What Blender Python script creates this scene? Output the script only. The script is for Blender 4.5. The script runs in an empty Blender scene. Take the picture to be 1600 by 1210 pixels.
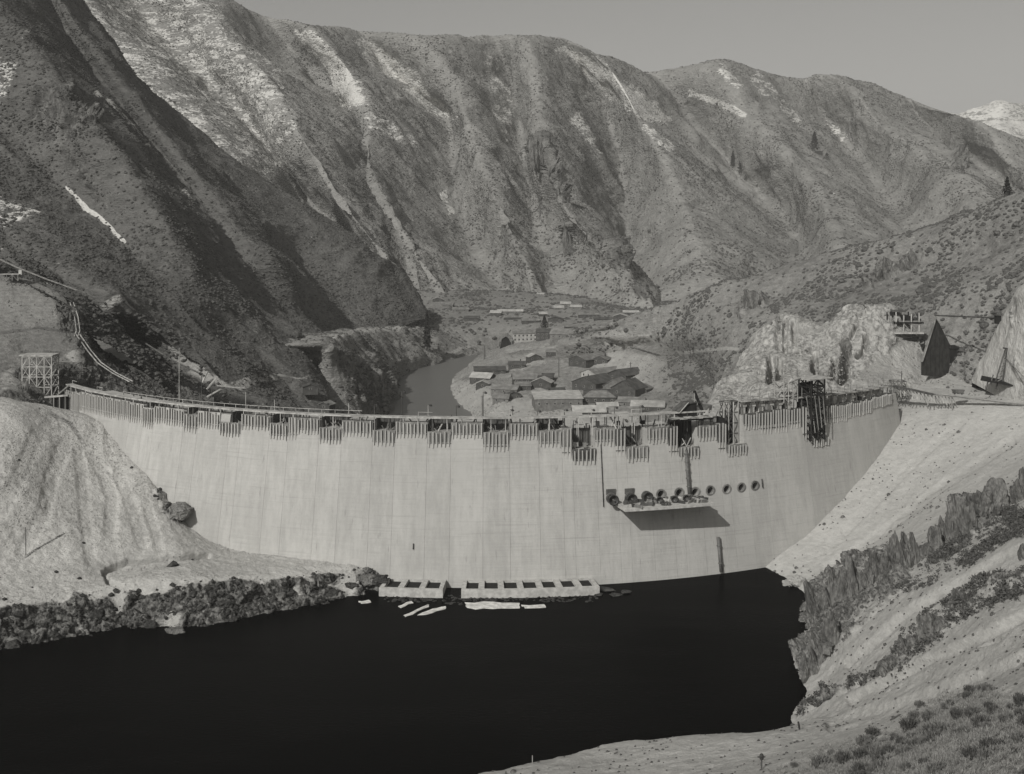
import bpy, bmesh, math, random
import numpy as np
from mathutils import Vector, Matrix

random.seed(7)
scene = bpy.context.scene
COL = scene.collection

# ------------------------------------------------------------------ camera, sky, sun, exposure
F = 1885.0            # focal length in photograph pixels
HY = 340.0            # eye level (row of the photograph)
CAMZ = 129.0          # metres above the reservoir
cam_d = bpy.data.cameras.new("camera")
cam_d.sensor_width = 36.0
cam_d.lens = F / 1600.0 * 36.0
cam_d.shift_y = -(605.0 - HY) / 1600.0
cam_d.clip_start = 1.0
cam_d.clip_end = 30000.0
cam = bpy.data.objects.new("camera", cam_d)
cam.location = (0, 0, CAMZ)
cam.rotation_euler = (math.radians(90), 0, 0)
COL.objects.link(cam)
scene.camera = cam

SUN_EL = math.radians(36)
SUN_AZ = math.radians(31)       # the sun stands behind the camera, this far round to the left
sun_dir = Vector((-math.sin(SUN_AZ) * math.cos(SUN_EL), -math.cos(SUN_AZ) * math.cos(SUN_EL), math.sin(SUN_EL)))
sd = bpy.data.lights.new("sun", 'SUN')
sd.energy = 3.2
sd.angle = math.radians(0.5)
sd.color = (1.0, 0.985, 0.945)
so = bpy.data.objects.new("sun", sd)
so.rotation_euler = (-sun_dir).to_track_quat('-Z', 'Y').to_euler()
so.location = (-200, -300, 500)
COL.objects.link(so)

world = bpy.data.worlds.new("World")
scene.world = world
world.use_nodes = True
wn, wl = world.node_tree.nodes, world.node_tree.links
wn.clear()
w_out = wn.new('ShaderNodeOutputWorld')
w_bg = wn.new('ShaderNodeBackground')
w_sky = wn.new('ShaderNodeTexSky')
w_sky.sky_type = 'NISHITA'
w_sky.sun_disc = False
w_sky.sun_elevation = SUN_EL
w_sky.sun_rotation = math.atan2(sun_dir.x, sun_dir.y)
w_sky.air_density = 1.0
w_sky.dust_density = 2.0
w_bw = wn.new('ShaderNodeRGBToBW')
w_mix = wn.new('ShaderNodeMix')
w_mix.data_type = 'RGBA'
w_mix.blend_type = 'MULTIPLY'
w_mix.inputs[0].default_value = 1.0
w_mix.inputs[7].default_value = (1.0, 0.985, 0.945, 1)
wl.new(w_sky.outputs[0], w_bw.inputs[0])
wl.new(w_bw.outputs[0], w_mix.inputs[6])
wl.new(w_mix.outputs[2], w_bg.inputs[0])
w_bg.inputs[1].default_value = 0.074
wl.new(w_bg.outputs[0], w_out.inputs[0])

scene.view_settings.view_transform = 'Standard'
scene.view_settings.look = 'None'
scene.view_settings.gamma = 1.0
scene.view_settings.use_curve_mapping = False
scene.view_settings.exposure = 0.02

# ------------------------------------------------------------------ helpers: numbers
def P(px, py, D):
    """the point seen at photograph pixel (px, py) at distance D along the valley"""
    return ((px - 800.0) * D / F, D, CAMZ - (py - HY) * D / F)

def proj(X):
    D = np.maximum(X[..., 1], 1.0)
    return 800.0 + F * X[..., 0] / D, HY - F * (X[..., 2] - CAMZ) / D

def _hash(ix, iy, iz, seed):
    h = (ix * 374761393 + iy * 668265263 + iz * 2147483647 + seed * 1274126177) & 0xFFFFFFFF
    h = ((h ^ (h >> 13)) * 1274126177) & 0xFFFFFFFF
    h = ((h ^ (h >> 15)) * 2246822519) & 0xFFFFFFFF
    h = h ^ (h >> 16)
    return (h & 0xFFFFFF).astype(np.float64) / float(0xFFFFFF) * 2 - 1

def vnoise(p, seed=0):
    i = np.floor(p).astype(np.int64)
    f = p - i
    f = f * f * f * (f * (f * 6 - 15) + 10)
    x, y, z = i[..., 0], i[..., 1], i[..., 2]
    r = 0
    for dx in (0, 1):
        wx = f[..., 0] if dx else 1 - f[..., 0]
        for dy in (0, 1):
            wy = f[..., 1] if dy else 1 - f[..., 1]
            for dz in (0, 1):
                wz = f[..., 2] if dz else 1 - f[..., 2]
                r = r + wx * wy * wz * _hash(x + dx, y + dy, z + dz, seed)
    return r

def fbm(p, octaves=4, seed=0, gain=0.5, ridged=False):
    a, s, t = 1.0, 0.0, 0.0
    q = np.array(p, dtype=np.float64)
    for k in range(octaves):
        n = vnoise(q, seed + k * 17)
        if ridged:
            n = 1 - 2 * np.abs(n)
        s = s + a * n
        t += a
        a *= gain
        q = q * 2.03 + 11.7
    return s / t

def blocky(p, seed=0):
    """broken-rock relief: every cell of a jittered lattice is its own tilted facet"""
    p = np.asarray(p, float)
    i0 = np.floor(p).astype(np.int64)
    best = np.full(p.shape[:-1], 1e9)
    out = np.zeros(p.shape[:-1])
    for dx in (-1, 0, 1):
        for dy in (-1, 0, 1):
            for dz in (-1, 0, 1):
                x, y, z = i0[..., 0] + dx, i0[..., 1] + dy, i0[..., 2] + dz
                ex = p[..., 0] - (x + 0.5 + 0.5 * _hash(x, y, z, seed))
                ey = p[..., 1] - (y + 0.5 + 0.5 * _hash(x, y, z, seed + 1))
                ez = p[..., 2] - (z + 0.5 + 0.5 * _hash(x, y, z, seed + 2))
                d = ex * ex + ey * ey + ez * ez
                h = 0.55 * _hash(x, y, z, seed + 3) + 0.8 * (ex * _hash(x, y, z, seed + 4) + ey * _hash(x, y, z, seed + 5) + ez * _hash(x, y, z, seed + 6))
                m = d < best
                best = np.where(m, d, best)
                out = np.where(m, h, out)
    return out

def sstep(a, b, x):
    t = np.clip((x - a) / (b - a), 0, 1)
    return t * t * (3 - 2 * t)

def poly_mask(px, py, pts, soft=10.0):
    """1 inside the polygon, fading over `soft` outside its edge"""
    pts = np.array(pts, float)
    d = np.full(px.shape, 1e9)
    inside = np.zeros(px.shape, bool)
    n = len(pts)
    for i in range(n):
        a, b = pts[i], pts[(i + 1) % n]
        ab = b - a
        t = np.clip(((px - a[0]) * ab[0] + (py - a[1]) * ab[1]) / max(1e-9, ab @ ab), 0, 1)
        d = np.minimum(d, np.hypot(px - a[0] - t * ab[0], py - a[1] - t * ab[1]))
        if abs(ab[1]) > 1e-9:
            cond = ((a[1] > py) != (b[1] > py)) & (px < ab[0] * (py - a[1]) / ab[1] + a[0])
            inside ^= cond
    sdist = np.where(inside, -d, d)
    return 1 - sstep(-soft * 0.6, soft, sdist)

def line_mask(px, py, pts, w=4.0):
    pts = np.array(pts, float)
    d = np.full(px.shape, 1e9)
    for i in range(len(pts) - 1):
        a, b = pts[i], pts[i + 1]
        ab = b - a
        t = np.clip(((px - a[0]) * ab[0] + (py - a[1]) * ab[1]) / max(1e-9, ab @ ab), 0, 1)
        d = np.minimum(d, np.hypot(px - a[0] - t * ab[0], py - a[1] - t * ab[1]))
    return 1 - sstep(w * 0.4, w, d)

def crom(A, n, axis):
    """resample array A along axis to n samples with a Catmull-Rom spline"""
    A = np.moveaxis(np.asarray(A, float), axis, 0)
    m = A.shape[0]
    t = np.linspace(0, m - 1, n)
    i = np.minimum(t.astype(int), m - 2)
    f = (t - i).reshape((-1,) + (1,) * (A.ndim - 1))
    p0, p1 = A[np.maximum(i - 1, 0)], A[i]
    p2, p3 = A[i + 1], A[np.minimum(i + 2, m - 1)]
    tn = 0.35
    m1, m2 = (p2 - p0) * tn, (p3 - p1) * tn
    f2, f3 = f * f, f * f * f
    r = (2 * f3 - 3 * f2 + 1) * p1 + (f3 - 2 * f2 + f) * m1 + (-2 * f3 + 3 * f2) * p2 + (f3 - f2) * m2
    return np.moveaxis(r, 0, axis)

def grid_normals(G):
    du = np.gradient(G, axis=0)
    dv = np.gradient(G, axis=1)
    n = np.cross(du, dv)
    return n / np.maximum(1e-9, np.linalg.norm(n, axis=-1, keepdims=True))

# ------------------------------------------------------------------ helpers: objects
def tag(o, label=None, cat=None, group=None, kind=None):
    if label: o['label'] = label
    if cat: o['category'] = cat
    if group: o['group'] = group
    if kind: o['kind'] = kind
    return o

def empty(name, loc=(0, 0, 0), rz=0.0, label=None, cat=None, group=None):
    o = bpy.data.objects.new(name, None)
    o.location = loc
    o.rotation_euler = (0, 0, rz)
    COL.objects.link(o)
    return tag(o, label, cat, group)

def link_mesh(name, me, parent=None):
    o = bpy.data.objects.new(name, me)
    COL.objects.link(o)
    if parent is not None:
        o.parent = parent
    return o

def copy_tree(o, parent=None):
    c = o.copy()
    COL.objects.link(c)
    if parent is not None:
        c.parent = parent
    for ch in [x for x in KIDS.get(o.name, [])]:
        copy_tree(ch, c)
    return c

KIDS = {}

class MB:
    """collects simple shapes, builds ONE mesh"""
    def __init__(s):
        s.v, s.f = [], []
    def quadbox(s, c8):
        k = len(s.v)
        s.v += [tuple(p) for p in c8]
        for q in ((0, 3, 2, 1), (4, 5, 6, 7), (0, 1, 5, 4), (1, 2, 6, 5), (2, 3, 7, 6), (3, 0, 4, 7)):
            s.f.append(tuple(k + i for i in q))
        return s
    def box(s, c, size, rz=0.0):
        x, y, z = (d / 2 for d in size)
        ca, sa = math.cos(rz), math.sin(rz)
        pts = []
        for dz in (-z, z):
            for dx, dy in ((-x, -y), (x, -y), (x, y), (-x, y)):
                pts.append((c[0] + dx * ca - dy * sa, c[1] + dx * sa + dy * ca, c[2] + dz))
        return s.quadbox(pts)
    def beam(s, a, b, w=0.3, h=None):
        a, b = Vector(a), Vector(b)
        h = h or w
        d = (b - a)
        if d.length < 1e-6: return s
        d.normalize()
        up = Vector((0, 0, 1)) if abs(d.z) < 0.95 else Vector((0, 1, 0))
        x = d.cross(up).normalized() * w / 2
        y = x.cross(d).normalized() * h / 2
        return s.quadbox([a - x - y, a + x - y, a + x + y, a - x + y, b - x - y, b + x - y, b + x + y, b - x + y])
    def tube(s, a, b, r, n=8, r2=None, cap=True):
        a, b = Vector(a), Vector(b)
        r2 = r if r2 is None else r2
        d = (b - a).normalized()
        up = Vector((0, 0, 1)) if abs(d.z) < 0.95 else Vector((0, 1, 0))
        x = d.cross(up).normalized()
        y = x.cross(d).normalized()
        k = len(s.v)
        for p, rr in ((a, r), (b, r2)):
            for i in range(n):
                t = 2 * math.pi * i / n
                s.v.append(tuple(p + x * rr * math.cos(t) + y * rr * math.sin(t)))
        for i in range(n):
            j = (i + 1) % n
            s.f.append((k + i, k + j, k + n + j, k + n + i))
        if cap:
            s.f.append(tuple(k + i for i in range(n))[::-1])
            s.f.append(tuple(k + n + i for i in range(n)))
        return s
    def poly(s, pts):
        k = len(s.v)
        s.v += [tuple(p) for p in pts]
        s.f.append(tuple(range(k, k + len(pts))))
        return s
    def prism(s, pts, d):
        """polygon pts extruded by vector d"""
        k, n = len(s.v), len(pts)
        s.v += [tuple(p) for p in pts] + [tuple(Vector(p) + Vector(d)) for p in pts]
        s.f.append(tuple(k + i for i in range(n))[::-1])
        s.f.append(tuple(k + n + i for i in range(n)))
        for i in range(n):
            j = (i + 1) % n
            s.f.append((k + i, k + j, k + n + j, k + n + i))
        return s
    def build(s, name, mat, parent=None, smooth=False):
        me = bpy.data.meshes.new(name)
        me.from_pydata(s.v, [], s.f)
        bm = bmesh.new()
        bm.from_mesh(me)
        bmesh.ops.recalc_face_normals(bm, faces=bm.faces)
        bm.to_mesh(me)
        bm.free()
        me.materials.append(mat)
        if smooth:
            me.polygons.foreach_set("use_smooth", [True] * len(me.polygons))
        o = link_mesh(name, me, parent)
        if parent is not None:
            KIDS.setdefault(parent.name, []).append(o)
            if parent.matrix_parent_inverse is not None:
                M = Matrix.Translation(parent.location) @ parent.rotation_euler.to_matrix().to_4x4()
                if parent.parent is None:
                    o.matrix_parent_inverse = M.inverted()
        return o

def local_build(mb, name, mat, parent, smooth=False):
    """shapes already in the parent's own space"""
    o = mb.build(name, mat, parent, smooth)
    o.matrix_parent_inverse = Matrix.Identity(4)
    return o

def arr_mesh(name, V, Fc, mat, smooth=True, attrs=None, parent=None):
    V = np.ascontiguousarray(V, dtype=np.float32).reshape(-1, 3)
    Fc = np.ascontiguousarray(Fc, dtype=np.int32)
    k = Fc.shape[1]
    me = bpy.data.meshes.new(name)
    me.vertices.add(len(V))
    me.vertices.foreach_set("co", V.ravel())
    me.loops.add(Fc.size)
    me.loops.foreach_set("vertex_index", Fc.ravel())
    me.polygons.add(len(Fc))
    me.polygons.foreach_set("loop_start", np.arange(0, Fc.size, k, dtype=np.int32))
    me.update(calc_edges=True)
    me.polygons.foreach_set("use_smooth", np.full(len(Fc), smooth, dtype=bool))
    for an, av in (attrs or {}).items():
        a = me.attributes.new(an, 'FLOAT', 'POINT')
        a.data.foreach_set("value", np.ascontiguousarray(av, dtype=np.float32).ravel())
    me.materials.append(mat)
    me.validate()
    return link_mesh(name, me, parent)

def grid_faces(a, b):
    i = np.arange(a * b).reshape(a, b)
    return np.stack([i[:-1, :-1], i[1:, :-1], i[1:, 1:], i[:-1, 1:]], -1).reshape(-1, 4)

# ------------------------------------------------------------------ helpers: materials
def tone(v):
    return (v, v * 0.985, v * 0.945, 1.0)

class NT:
    def __init__(s, name):
        s.m = bpy.data.materials.new(name)
        s.m.use_nodes = True
        s.n, s.l = s.m.node_tree.nodes, s.m.node_tree.links
        s.n.clear()
        s.out = s.n.new('ShaderNodeOutputMaterial')
        s.b = s.n.new('ShaderNodeBsdfPrincipled')
        s.l.new(s.b.outputs[0], s.out.inputs[0])
        s.b.inputs['Roughness'].default_value = 0.9
        s.b.inputs['Specular IOR Level'].default_value = 0.15
        s.tc = s.n.new('ShaderNodeTexCoord')
    def coord(s, scale=(1, 1, 1), rot=(0, 0, 0)):
        mp = s.n.new('ShaderNodeMapping')
        mp.inputs['Scale'].default_value = scale
        mp.inputs['Rotation'].default_value = rot
        s.l.new(s.tc.outputs['Object'], mp.inputs[0])
        return mp.outputs[0]
    def noise(s, scale, detail=4, rough=0.55, vec=None, stretch=None, dist=0.0):
        t = s.n.new('ShaderNodeTexNoise')
        t.inputs['Scale'].default_value = scale
        t.inputs['Detail'].default_value = detail
        t.inputs['Roughness'].default_value = rough
        t.inputs['Distortion'].default_value = dist
        s.l.new(vec if vec is not None else s.coord(stretch or (1, 1, 1)), t.inputs['Vector'])
        return t.outputs[0]
    def ramp(s, val, a, b, lo=0.0, hi=1.0):
        r = s.n.new('ShaderNodeMapRange')
        r.interpolation_type = 'SMOOTHSTEP'
        for i, x in ((1, a), (2, b), (3, lo), (4, hi)):
            r.inputs[i].default_value = x
        s.l.new(val, r.inputs[0])
        return r.outputs[0]
    def math(s, op, a, b=None):
        m = s.n.new('ShaderNodeMath')
        m.operation = op
        for i, x in ((0, a), (1, b)):
            if x is None: continue
            if isinstance(x, (int, float)): m.inputs[i].default_value = x
            else: s.l.new(x, m.inputs[i])
        return m.outputs[0]
    def mix(s, fac, a, b):
        m = s.n.new('ShaderNodeMix')
        m.data_type = 'RGBA'
        for i, x in ((0, fac), (6, a), (7, b)):
            if isinstance(x, (int, float)): m.inputs[i].default_value = x if i == 0 else 0
            elif isinstance(x, tuple): m.inputs[i].default_value = x
            else: s.l.new(x, m.inputs[i])
        return m.outputs[2]
    def attr(s, name):
        a = s.n.new('ShaderNodeAttribute')
        a.attribute_name = name
        return a.outputs['Fac']
    def color(s, c):
        if isinstance(c, tuple): s.b.inputs['Base Color'].default_value = c
        else: s.l.new(c, s.b.inputs['Base Color'])
    def bump(s, h, strength=0.5, dist=1.0):
        b = s.n.new('ShaderNodeBump')
        b.inputs['Strength'].default_value = strength
        b.inputs['Distance'].default_value = dist
        s.l.new(h, b.inputs['Height'])
        s.l.new(b.outputs[0], s.b.inputs['Normal'])

def terrain_mat(name, lo, hi, rock=(0.08, 0.2), pale=0.36, dark=0.05, big=0.01, fine=0.2, bump=1.0, bdist=1.5, stretch=(1, 1, 2.6)):
    t = NT(name)
    n1 = t.noise(big, 5, 0.6)
    n2 = t.noise(fine, 5, 0.65, stretch=stretch)
    n3 = t.noise(fine * 4.1, 3, 0.6, stretch=stretch)
    f = t.math('ADD', t.math('MULTIPLY', n1, 0.35), t.math('ADD', t.math('MULTIPLY', n2, 0.4), t.math('MULTIPLY', n3, 0.25)))
    c = t.mix(t.ramp(f, 0.38, 0.62), tone(lo), tone(hi))
    rn = t.noise(fine * 1.6, 6, 0.7, stretch=(1, 1, 0.45))
    rc = t.mix(t.ramp(rn, 0.36, 0.64), tone(rock[0]), tone(rock[1]))
    c = t.mix(t.ramp(t.math('ADD', t.attr('rock'), t.math('MULTIPLY', t.math('SUBTRACT', n2, 0.5), 0.9)), 0.35, 0.65), c, rc)
    pc = t.mix(t.ramp(f, 0.3, 0.65), tone(pale * 0.75), tone(pale * 1.08))
    c = t.mix(t.ramp(t.math('ADD', t.attr('pale'), t.math('MULTIPLY', t.math('SUBTRACT', n2, 0.5), 0.7)), 0.3, 0.7), c, pc)
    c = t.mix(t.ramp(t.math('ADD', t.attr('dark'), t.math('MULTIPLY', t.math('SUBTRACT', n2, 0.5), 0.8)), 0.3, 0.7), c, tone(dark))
    sn = t.noise(fine * 0.9, 6, 0.72, stretch=(0.6, 0.6, 2.6))
    sm = t.ramp(t.math('ADD', t.attr('snow'), t.math('MULTIPLY', t.math('ADD', t.math('MULTIPLY', t.math('SUBTRACT', sn, 0.5), 0.6), t.math('MULTIPLY', t.math('SUBTRACT', n3, 0.5), 0.4)), 3.4)), 0.44, 0.62)
    c = t.mix(t.math('MULTIPLY', sm, 0.93), c, tone(0.62))
    t.color(c)
    h = t.math('ADD', n2, t.math('ADD', t.math('MULTIPLY', n3, 0.5), t.math('MULTIPLY', rn, 0.5)))
    t.bump(h, bump, bdist)
    return t.m

def plain_mat(name, v, var=0.25, scale=1.0, stretch=(1, 1, 1), rough=0.85, bump=0.2, spec=0.15):
    t = NT(name)
    n = t.noise(scale, 4, 0.6, stretch=stretch)
    t.color(t.mix(t.ramp(n, 0.3, 0.7), tone(v * (1 - var)), tone(min(0.9, v * (1 + var)))))
    t.b.inputs['Roughness'].default_value = rough
    t.b.inputs['Specular IOR Level'].default_value = spec
    if bump: t.bump(n, bump, 0.1)
    return t.m

M = {}
M['range'] = terrain_mat("sagebrush_mountain", 0.19, 0.30, rock=(0.07, 0.2), big=0.004, fine=0.035, bump=0.9, bdist=9.0)
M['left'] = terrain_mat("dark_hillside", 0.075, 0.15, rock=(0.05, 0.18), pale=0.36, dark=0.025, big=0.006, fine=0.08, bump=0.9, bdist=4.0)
M['right'] = terrain_mat("dry_hillside", 0.15, 0.29, rock=(0.08, 0.28), big=0.012, fine=0.16, bump=0.9, bdist=2.2)
M['bank'] = terrain_mat("sandy_bank", 0.30, 0.42, rock=(0.06, 0.24), pale=0.42, dark=0.06, big=0.02, fine=0.35, bump=0.8, bdist=0.6)
M['spoil'] = terrain_mat("spoil_bank", 0.34, 0.50, rock=(0.012, 0.2), pale=0.5, dark=0.07, big=0.02, fine=0.35, bump=0.8, bdist=0.8)
M['knob'] = terrain_mat("blasted_rock", 0.26, 0.40, rock=(0.17, 0.44), pale=0.44, dark=0.08, big=0.03, fine=0.3, bump=1.0, bdist=1.2, stretch=(1, 1, 0.5))
M['mound'] = terrain_mat("grey_mound", 0.13, 0.25, rock=(0.03, 0.16), pale=0.36, big=0.02, fine=0.3, bump=0.9, bdist=1.0)
M['village'] = terrain_mat("bare_earth", 0.16, 0.30, rock=(0.06, 0.18), pale=0.36, big=0.02, fine=0.2, bump=0.8, bdist=1.0)
M['snowhill'] = terrain_mat("snowy_mountain", 0.2, 0.3, big=0.003, fine=0.015, bump=0.6, bdist=10.0)
M['crag'] = terrain_mat("crag_rock", 0.07, 0.20, big=0.1, fine=0.45, bump=1.0, bdist=0.8, stretch=(1, 1, 0.35))
M['wetrock'] = terrain_mat("shore_rock", 0.018, 0.09, big=0.1, fine=0.6, bump=1.0, bdist=0.5)

def patch(name, cols, nu, nv, mat, amp=1.0, freq=0.02, octv=5, seed=1, rill=0.0, rillf=(40, 3), back=None, foot=None,
          masks=None, rockamp=0.0, rockfreq=0.08, rockstretch=0.4, fineamp=0.0, ridged=0.0, topfade=False, lev=(0.38, 0.18), label=None, cat=None, kind='structure'):
    """a hillside lofted through fall lines (each from top to foot), with relief"""
    A = np.array([[P(*p) for p in c] for c in cols])
    if back is not None:
        A = np.concatenate([A[:, :1] + np.array(back), A], 1)
    if foot is not None:
        A = np.concatenate([A, A[:, -1:] + np.array(foot)], 1)
    G = crom(crom(A, nv, 1), nu, 0)
    N = grid_normals(G)
    if N[..., 2].mean() < 0: N = -N
    px, py = proj(G)
    at = {k: np.zeros(px.shape) for k in ('snow', 'rock', 'pale', 'dark', 'cut')}
    for kind_, shape, pts, w, val in (masks or []):
        m = (poly_mask if shape == 'poly' else line_mask)(px, py, pts, w) * val
        at[kind_] = np.maximum(at[kind_], m)
    d = amp * fbm(G * freq, octv, seed)
    if ridged:
        VV = np.linspace(0, 1, nv)[None, :]
        q = G * freq * 1.2
        q = q + 0.5 * np.stack([fbm(q + 3.3, 3, seed + 41), fbm(q + 8.8, 3, seed + 42), fbm(q + 1.1, 3, seed + 43)], -1)
        d = d + ridged * (fbm(q, min(octv, 5), seed + 5, 0.45, ridged=True) - 0.3) * (sstep(0.1, 0.32, VV) if topfade else 1.0)
    if rill:
        U, V = np.meshgrid(np.linspace(0, 1, nu), np.linspace(0, 1, nv), indexing='ij')
        wob = fbm(G * freq * 0.8, 3, seed + 9)
        q = np.stack([U * rillf[0] + wob * 2.2, V * rillf[1] + wob, np.zeros_like(U)], -1)
        env = 0.5 + 0.5 * fbm(G * freq * 0.7, 2, seed + 13)
        d = d + rill * env * (fbm(q, 4, seed + 3) + 0.5 * fbm(q * 0.5, 3, seed + 4, ridged=True))
    if at['rock'].max() > 0:
        at['rock'] = np.clip(at['rock'] * (0.85 + 0.9 * fbm(G * (0.11 if G[..., 1].mean() < 900 else 0.02), 3, seed + 60)), 0, 1)
    if fineamp:
        d = d + fineamp * (fbm(G * 0.45, 4, seed + 50, 0.65) + 0.6 * np.maximum(0, fbm(G * 0.16, 3, seed + 51)))
    if rockamp:
        q = G * np.array([rockfreq, rockfreq, rockfreq * rockstretch])
        q = q + 0.35 * np.stack([fbm(q * 1.3 + 7.7, 3, seed + 31), fbm(q * 1.3 + 3.1, 3, seed + 32), fbm(q * 1.3, 3, seed + 33)], -1)
        rk = blocky(q, seed + 7) * 0.75 + lev[0] * blocky(q * 2.7 + 5.3, seed + 17) + lev[1] * blocky(q * 6.3 + 1.3, seed + 27) + 0.35 * fbm(q * 0.8, 5, seed + 7, 0.6, ridged=True)
        d = d + sstep(0.25, 0.75, at['rock'] + 0.25 * fbm(q, 3, seed + 8)) * rockamp * (rk + 0.15)
    at['pale'] = at['pale'] * (1 - np.clip(at['rock'] * 1.2, 0, 1))
    d = d - at.pop('cut') * (1 + 0.3 * fbm(G * 0.2, 2, seed + 40))
    G2 = G + N * d[..., None]
    o = arr_mesh(name, G2, grid_faces(nu, nv), mat, True, at)
    tag(o, label, cat, None, kind)
    return o, G2, N, (px, py, at)

# ------------------------------------------------------------------ the far ranges
SNOW = [
    ('snow', 'poly', [(30, -30), (330, -30), (345, 25), (440, 100), (468, 190), (445, 285), (380, 270), (240, 160), (130, 90)], 13.6, 0.45),
    ('snow', 'poly', [(460, 48), (492, 52), (545, 108), (576, 172), (535, 166), (508, 122)], 8.5, 0.73),
    ('snow', 'poly', [(545, 58), (580, 64), (645, 108), (662, 138), (712, 186), (676, 176), (620, 132), (580, 100)], 10.2, 0.62),
    ('snow', 'line', [(578, 188), (612, 206), (642, 224)], 11.9, 0.52),
    ('snow', 'poly', [(752, 80), (778, 88), (802, 190), (796, 222), (778, 190), (760, 130)], 13.6, 0.43),
    ('snow', 'poly', [(868, 76), (905, 82), (1002, 138), (1048, 186), (1038, 192), (960, 166), (926, 130)], 10.2, 0.77),
    ('snow', 'line', [(900, 182), (915, 205), (936, 240)], 8.5, 0.52),
    ('snow', 'line', [(1008, 202), (1045, 236)], 8.5, 0.52),
    ('snow', 'line', [(1080, 146), (1120, 160), (1162, 178)], 8.5, 0.65),
    ('snow', 'line', [(1128, 110), (1152, 136)], 11.9, 0.52),
    ('snow', 'line', [(1180, 126), (1205, 150), (1245, 192)], 15.3, 0.47),
    ('snow', 'line', [(1282, 186), (1322, 216)], 10.2, 0.47),
    ('snow', 'line', [(694, 300), (704, 334)], 6.8, 0.69),
    ('snow', 'poly', [(0, 96), (24, 92), (26, 130), (0, 140)], 13.6, 0.47),
]
MR = [
    ('rock', 'line', [(846, 232), (856, 262), (880, 300)], 14, 0.9),
    ('rock', 'line', [(880, 310), (940, 390), (1005, 465)], 9, 0.6),
    ('rock', 'line', [(886, 355), (890, 395)], 9, 0.9),
    ('rock', 'line', [(1496, 210), (1500, 265)], 16, 0.8),
    ('rock', 'line', [(760, 400), (800, 440)], 14, 0.4),
]
RNG = [
    [(-300, -110, 2500), (-150, -100, 2350), (0, -40, 2150), (150, 60, 1980), (320, 230, 1820), (500, 400, 1650)],
    [(-60, -100, 2380), (100, -28, 2180), (235, 95, 2000), (360, 230, 1850), (470, 345, 1730), (600, 452, 1590)],
    [(150, -80, 2480), (235, 35, 2300), (300, 100, 2200), (372, 172, 2080), (470, 300, 1920), (602, 452, 1650)],
    [(262, -34, 2440), (345, 45, 2260), (420, 118, 2090), (464, 190, 1920), (520, 295, 1760), (640, 455, 1560)],
    [(400, 26, 2560), (478, 105, 2420), (540, 165, 2310), (580, 210, 2180), (600, 290, 1930), (650, 457, 1600)],
    [(480, 45, 2520), (556, 120, 2340), (580, 190, 2140), (576, 270, 1880), (620, 350, 1690), (690, 462, 1500)],
    [(552, 56, 2660), (622, 124, 2520), (695, 182, 2390), (706, 290, 2060), (736, 385, 1830), (792, 462, 1580)],
    [(660, 68, 2600), (712, 130, 2430), (735, 200, 2240), (772, 300, 1940), (806, 380, 1730), (838, 466, 1500)],
    [(762, 62, 2720), (798, 125, 2600), (812, 190, 2440), (818, 260, 2200), (838, 340, 1900), (880, 470, 1560)],
    [(820, 61, 2680), (844, 145, 2380), (852, 238, 1990), (886, 325, 1740), (948, 402, 1590), (1020, 478, 1420)],
    [(872, 68, 2760), (934, 150, 2600), (962, 232, 2420), (974, 318, 2160), (984, 388, 1900), (1024, 476, 1560)],
    [(930, 88, 2700), (1000, 180, 2420), (1040, 250, 2190), (1078, 330, 1930), (1100, 400, 1700), (1108, 472, 1500)],
    [(1006, 118, 2960), (1085, 200, 2720), (1152, 276, 2480), (1212, 330, 2230), (1246, 380, 1960), (1240, 470, 1640)],
    [(1110, 101, 2900), (1172, 180, 2640), (1230, 240, 2390), (1280, 300, 2100), (1304, 360, 1840), (1330, 440, 1520)],
    [(1240, 131, 3040), (1290, 190, 2860), (1332, 240, 2620), (1372, 290, 2360), (1406, 335, 2100), (1424, 440, 1640)],
    [(1296, 122, 2960), (1372, 190, 2680), (1430, 230, 2440), (1480, 270, 2140), (1522, 330, 1830), (1550, 440, 1500)],
    [(1400, 158, 3000), (1452, 200, 2740), (1502, 235, 2480), (1560, 280, 2220), (1620, 350, 1880), (1660, 440, 1500)],
    [(1512, 200, 2560), (1560, 240, 2380), (1612, 280, 2200), (1660, 320, 2000), (1700, 370, 1760), (1740, 440, 1500)],
    [(1610, 236, 2560), (1660, 270, 2380), (1700, 300, 2200), (1750, 340, 2000), (1800, 380, 1760), (1840, 440, 1500)],
    [(1850, 300, 2500), (1860, 320, 2300), (1880, 340, 2100), (1900, 370, 1900), (1920, 400, 1700), (1950, 440, 1500)],
]
for gi, gd in ((0, 40), (2, 110), (4, 130), (6, 170), (8, 120), (10, 200), (12, 210), (14, 170), (16, 150)):
    RNG[gi] = [(x, y, d + 0.85 * gd * k) for (x, y, d), k in zip(RNG[gi], (0.25, 0.8, 1.1, 1.2, 0.9, 0.25))]
range_o, RG, RN, RP = RNGP = patch("mountain_range", RNG, 820, 330, M['range'], amp=20, freq=0.005, octv=7, seed=3, rill=5, rillf=(44, 5.0), ridged=17, topfade=True,
                            back=(0, 700, -330), foot=(0, -60, -60), masks=SNOW + MR, rockamp=26, rockfreq=0.03,
                            label="long sagebrush mountain range with streaks of snow below its ridge", cat="mountains")

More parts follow.
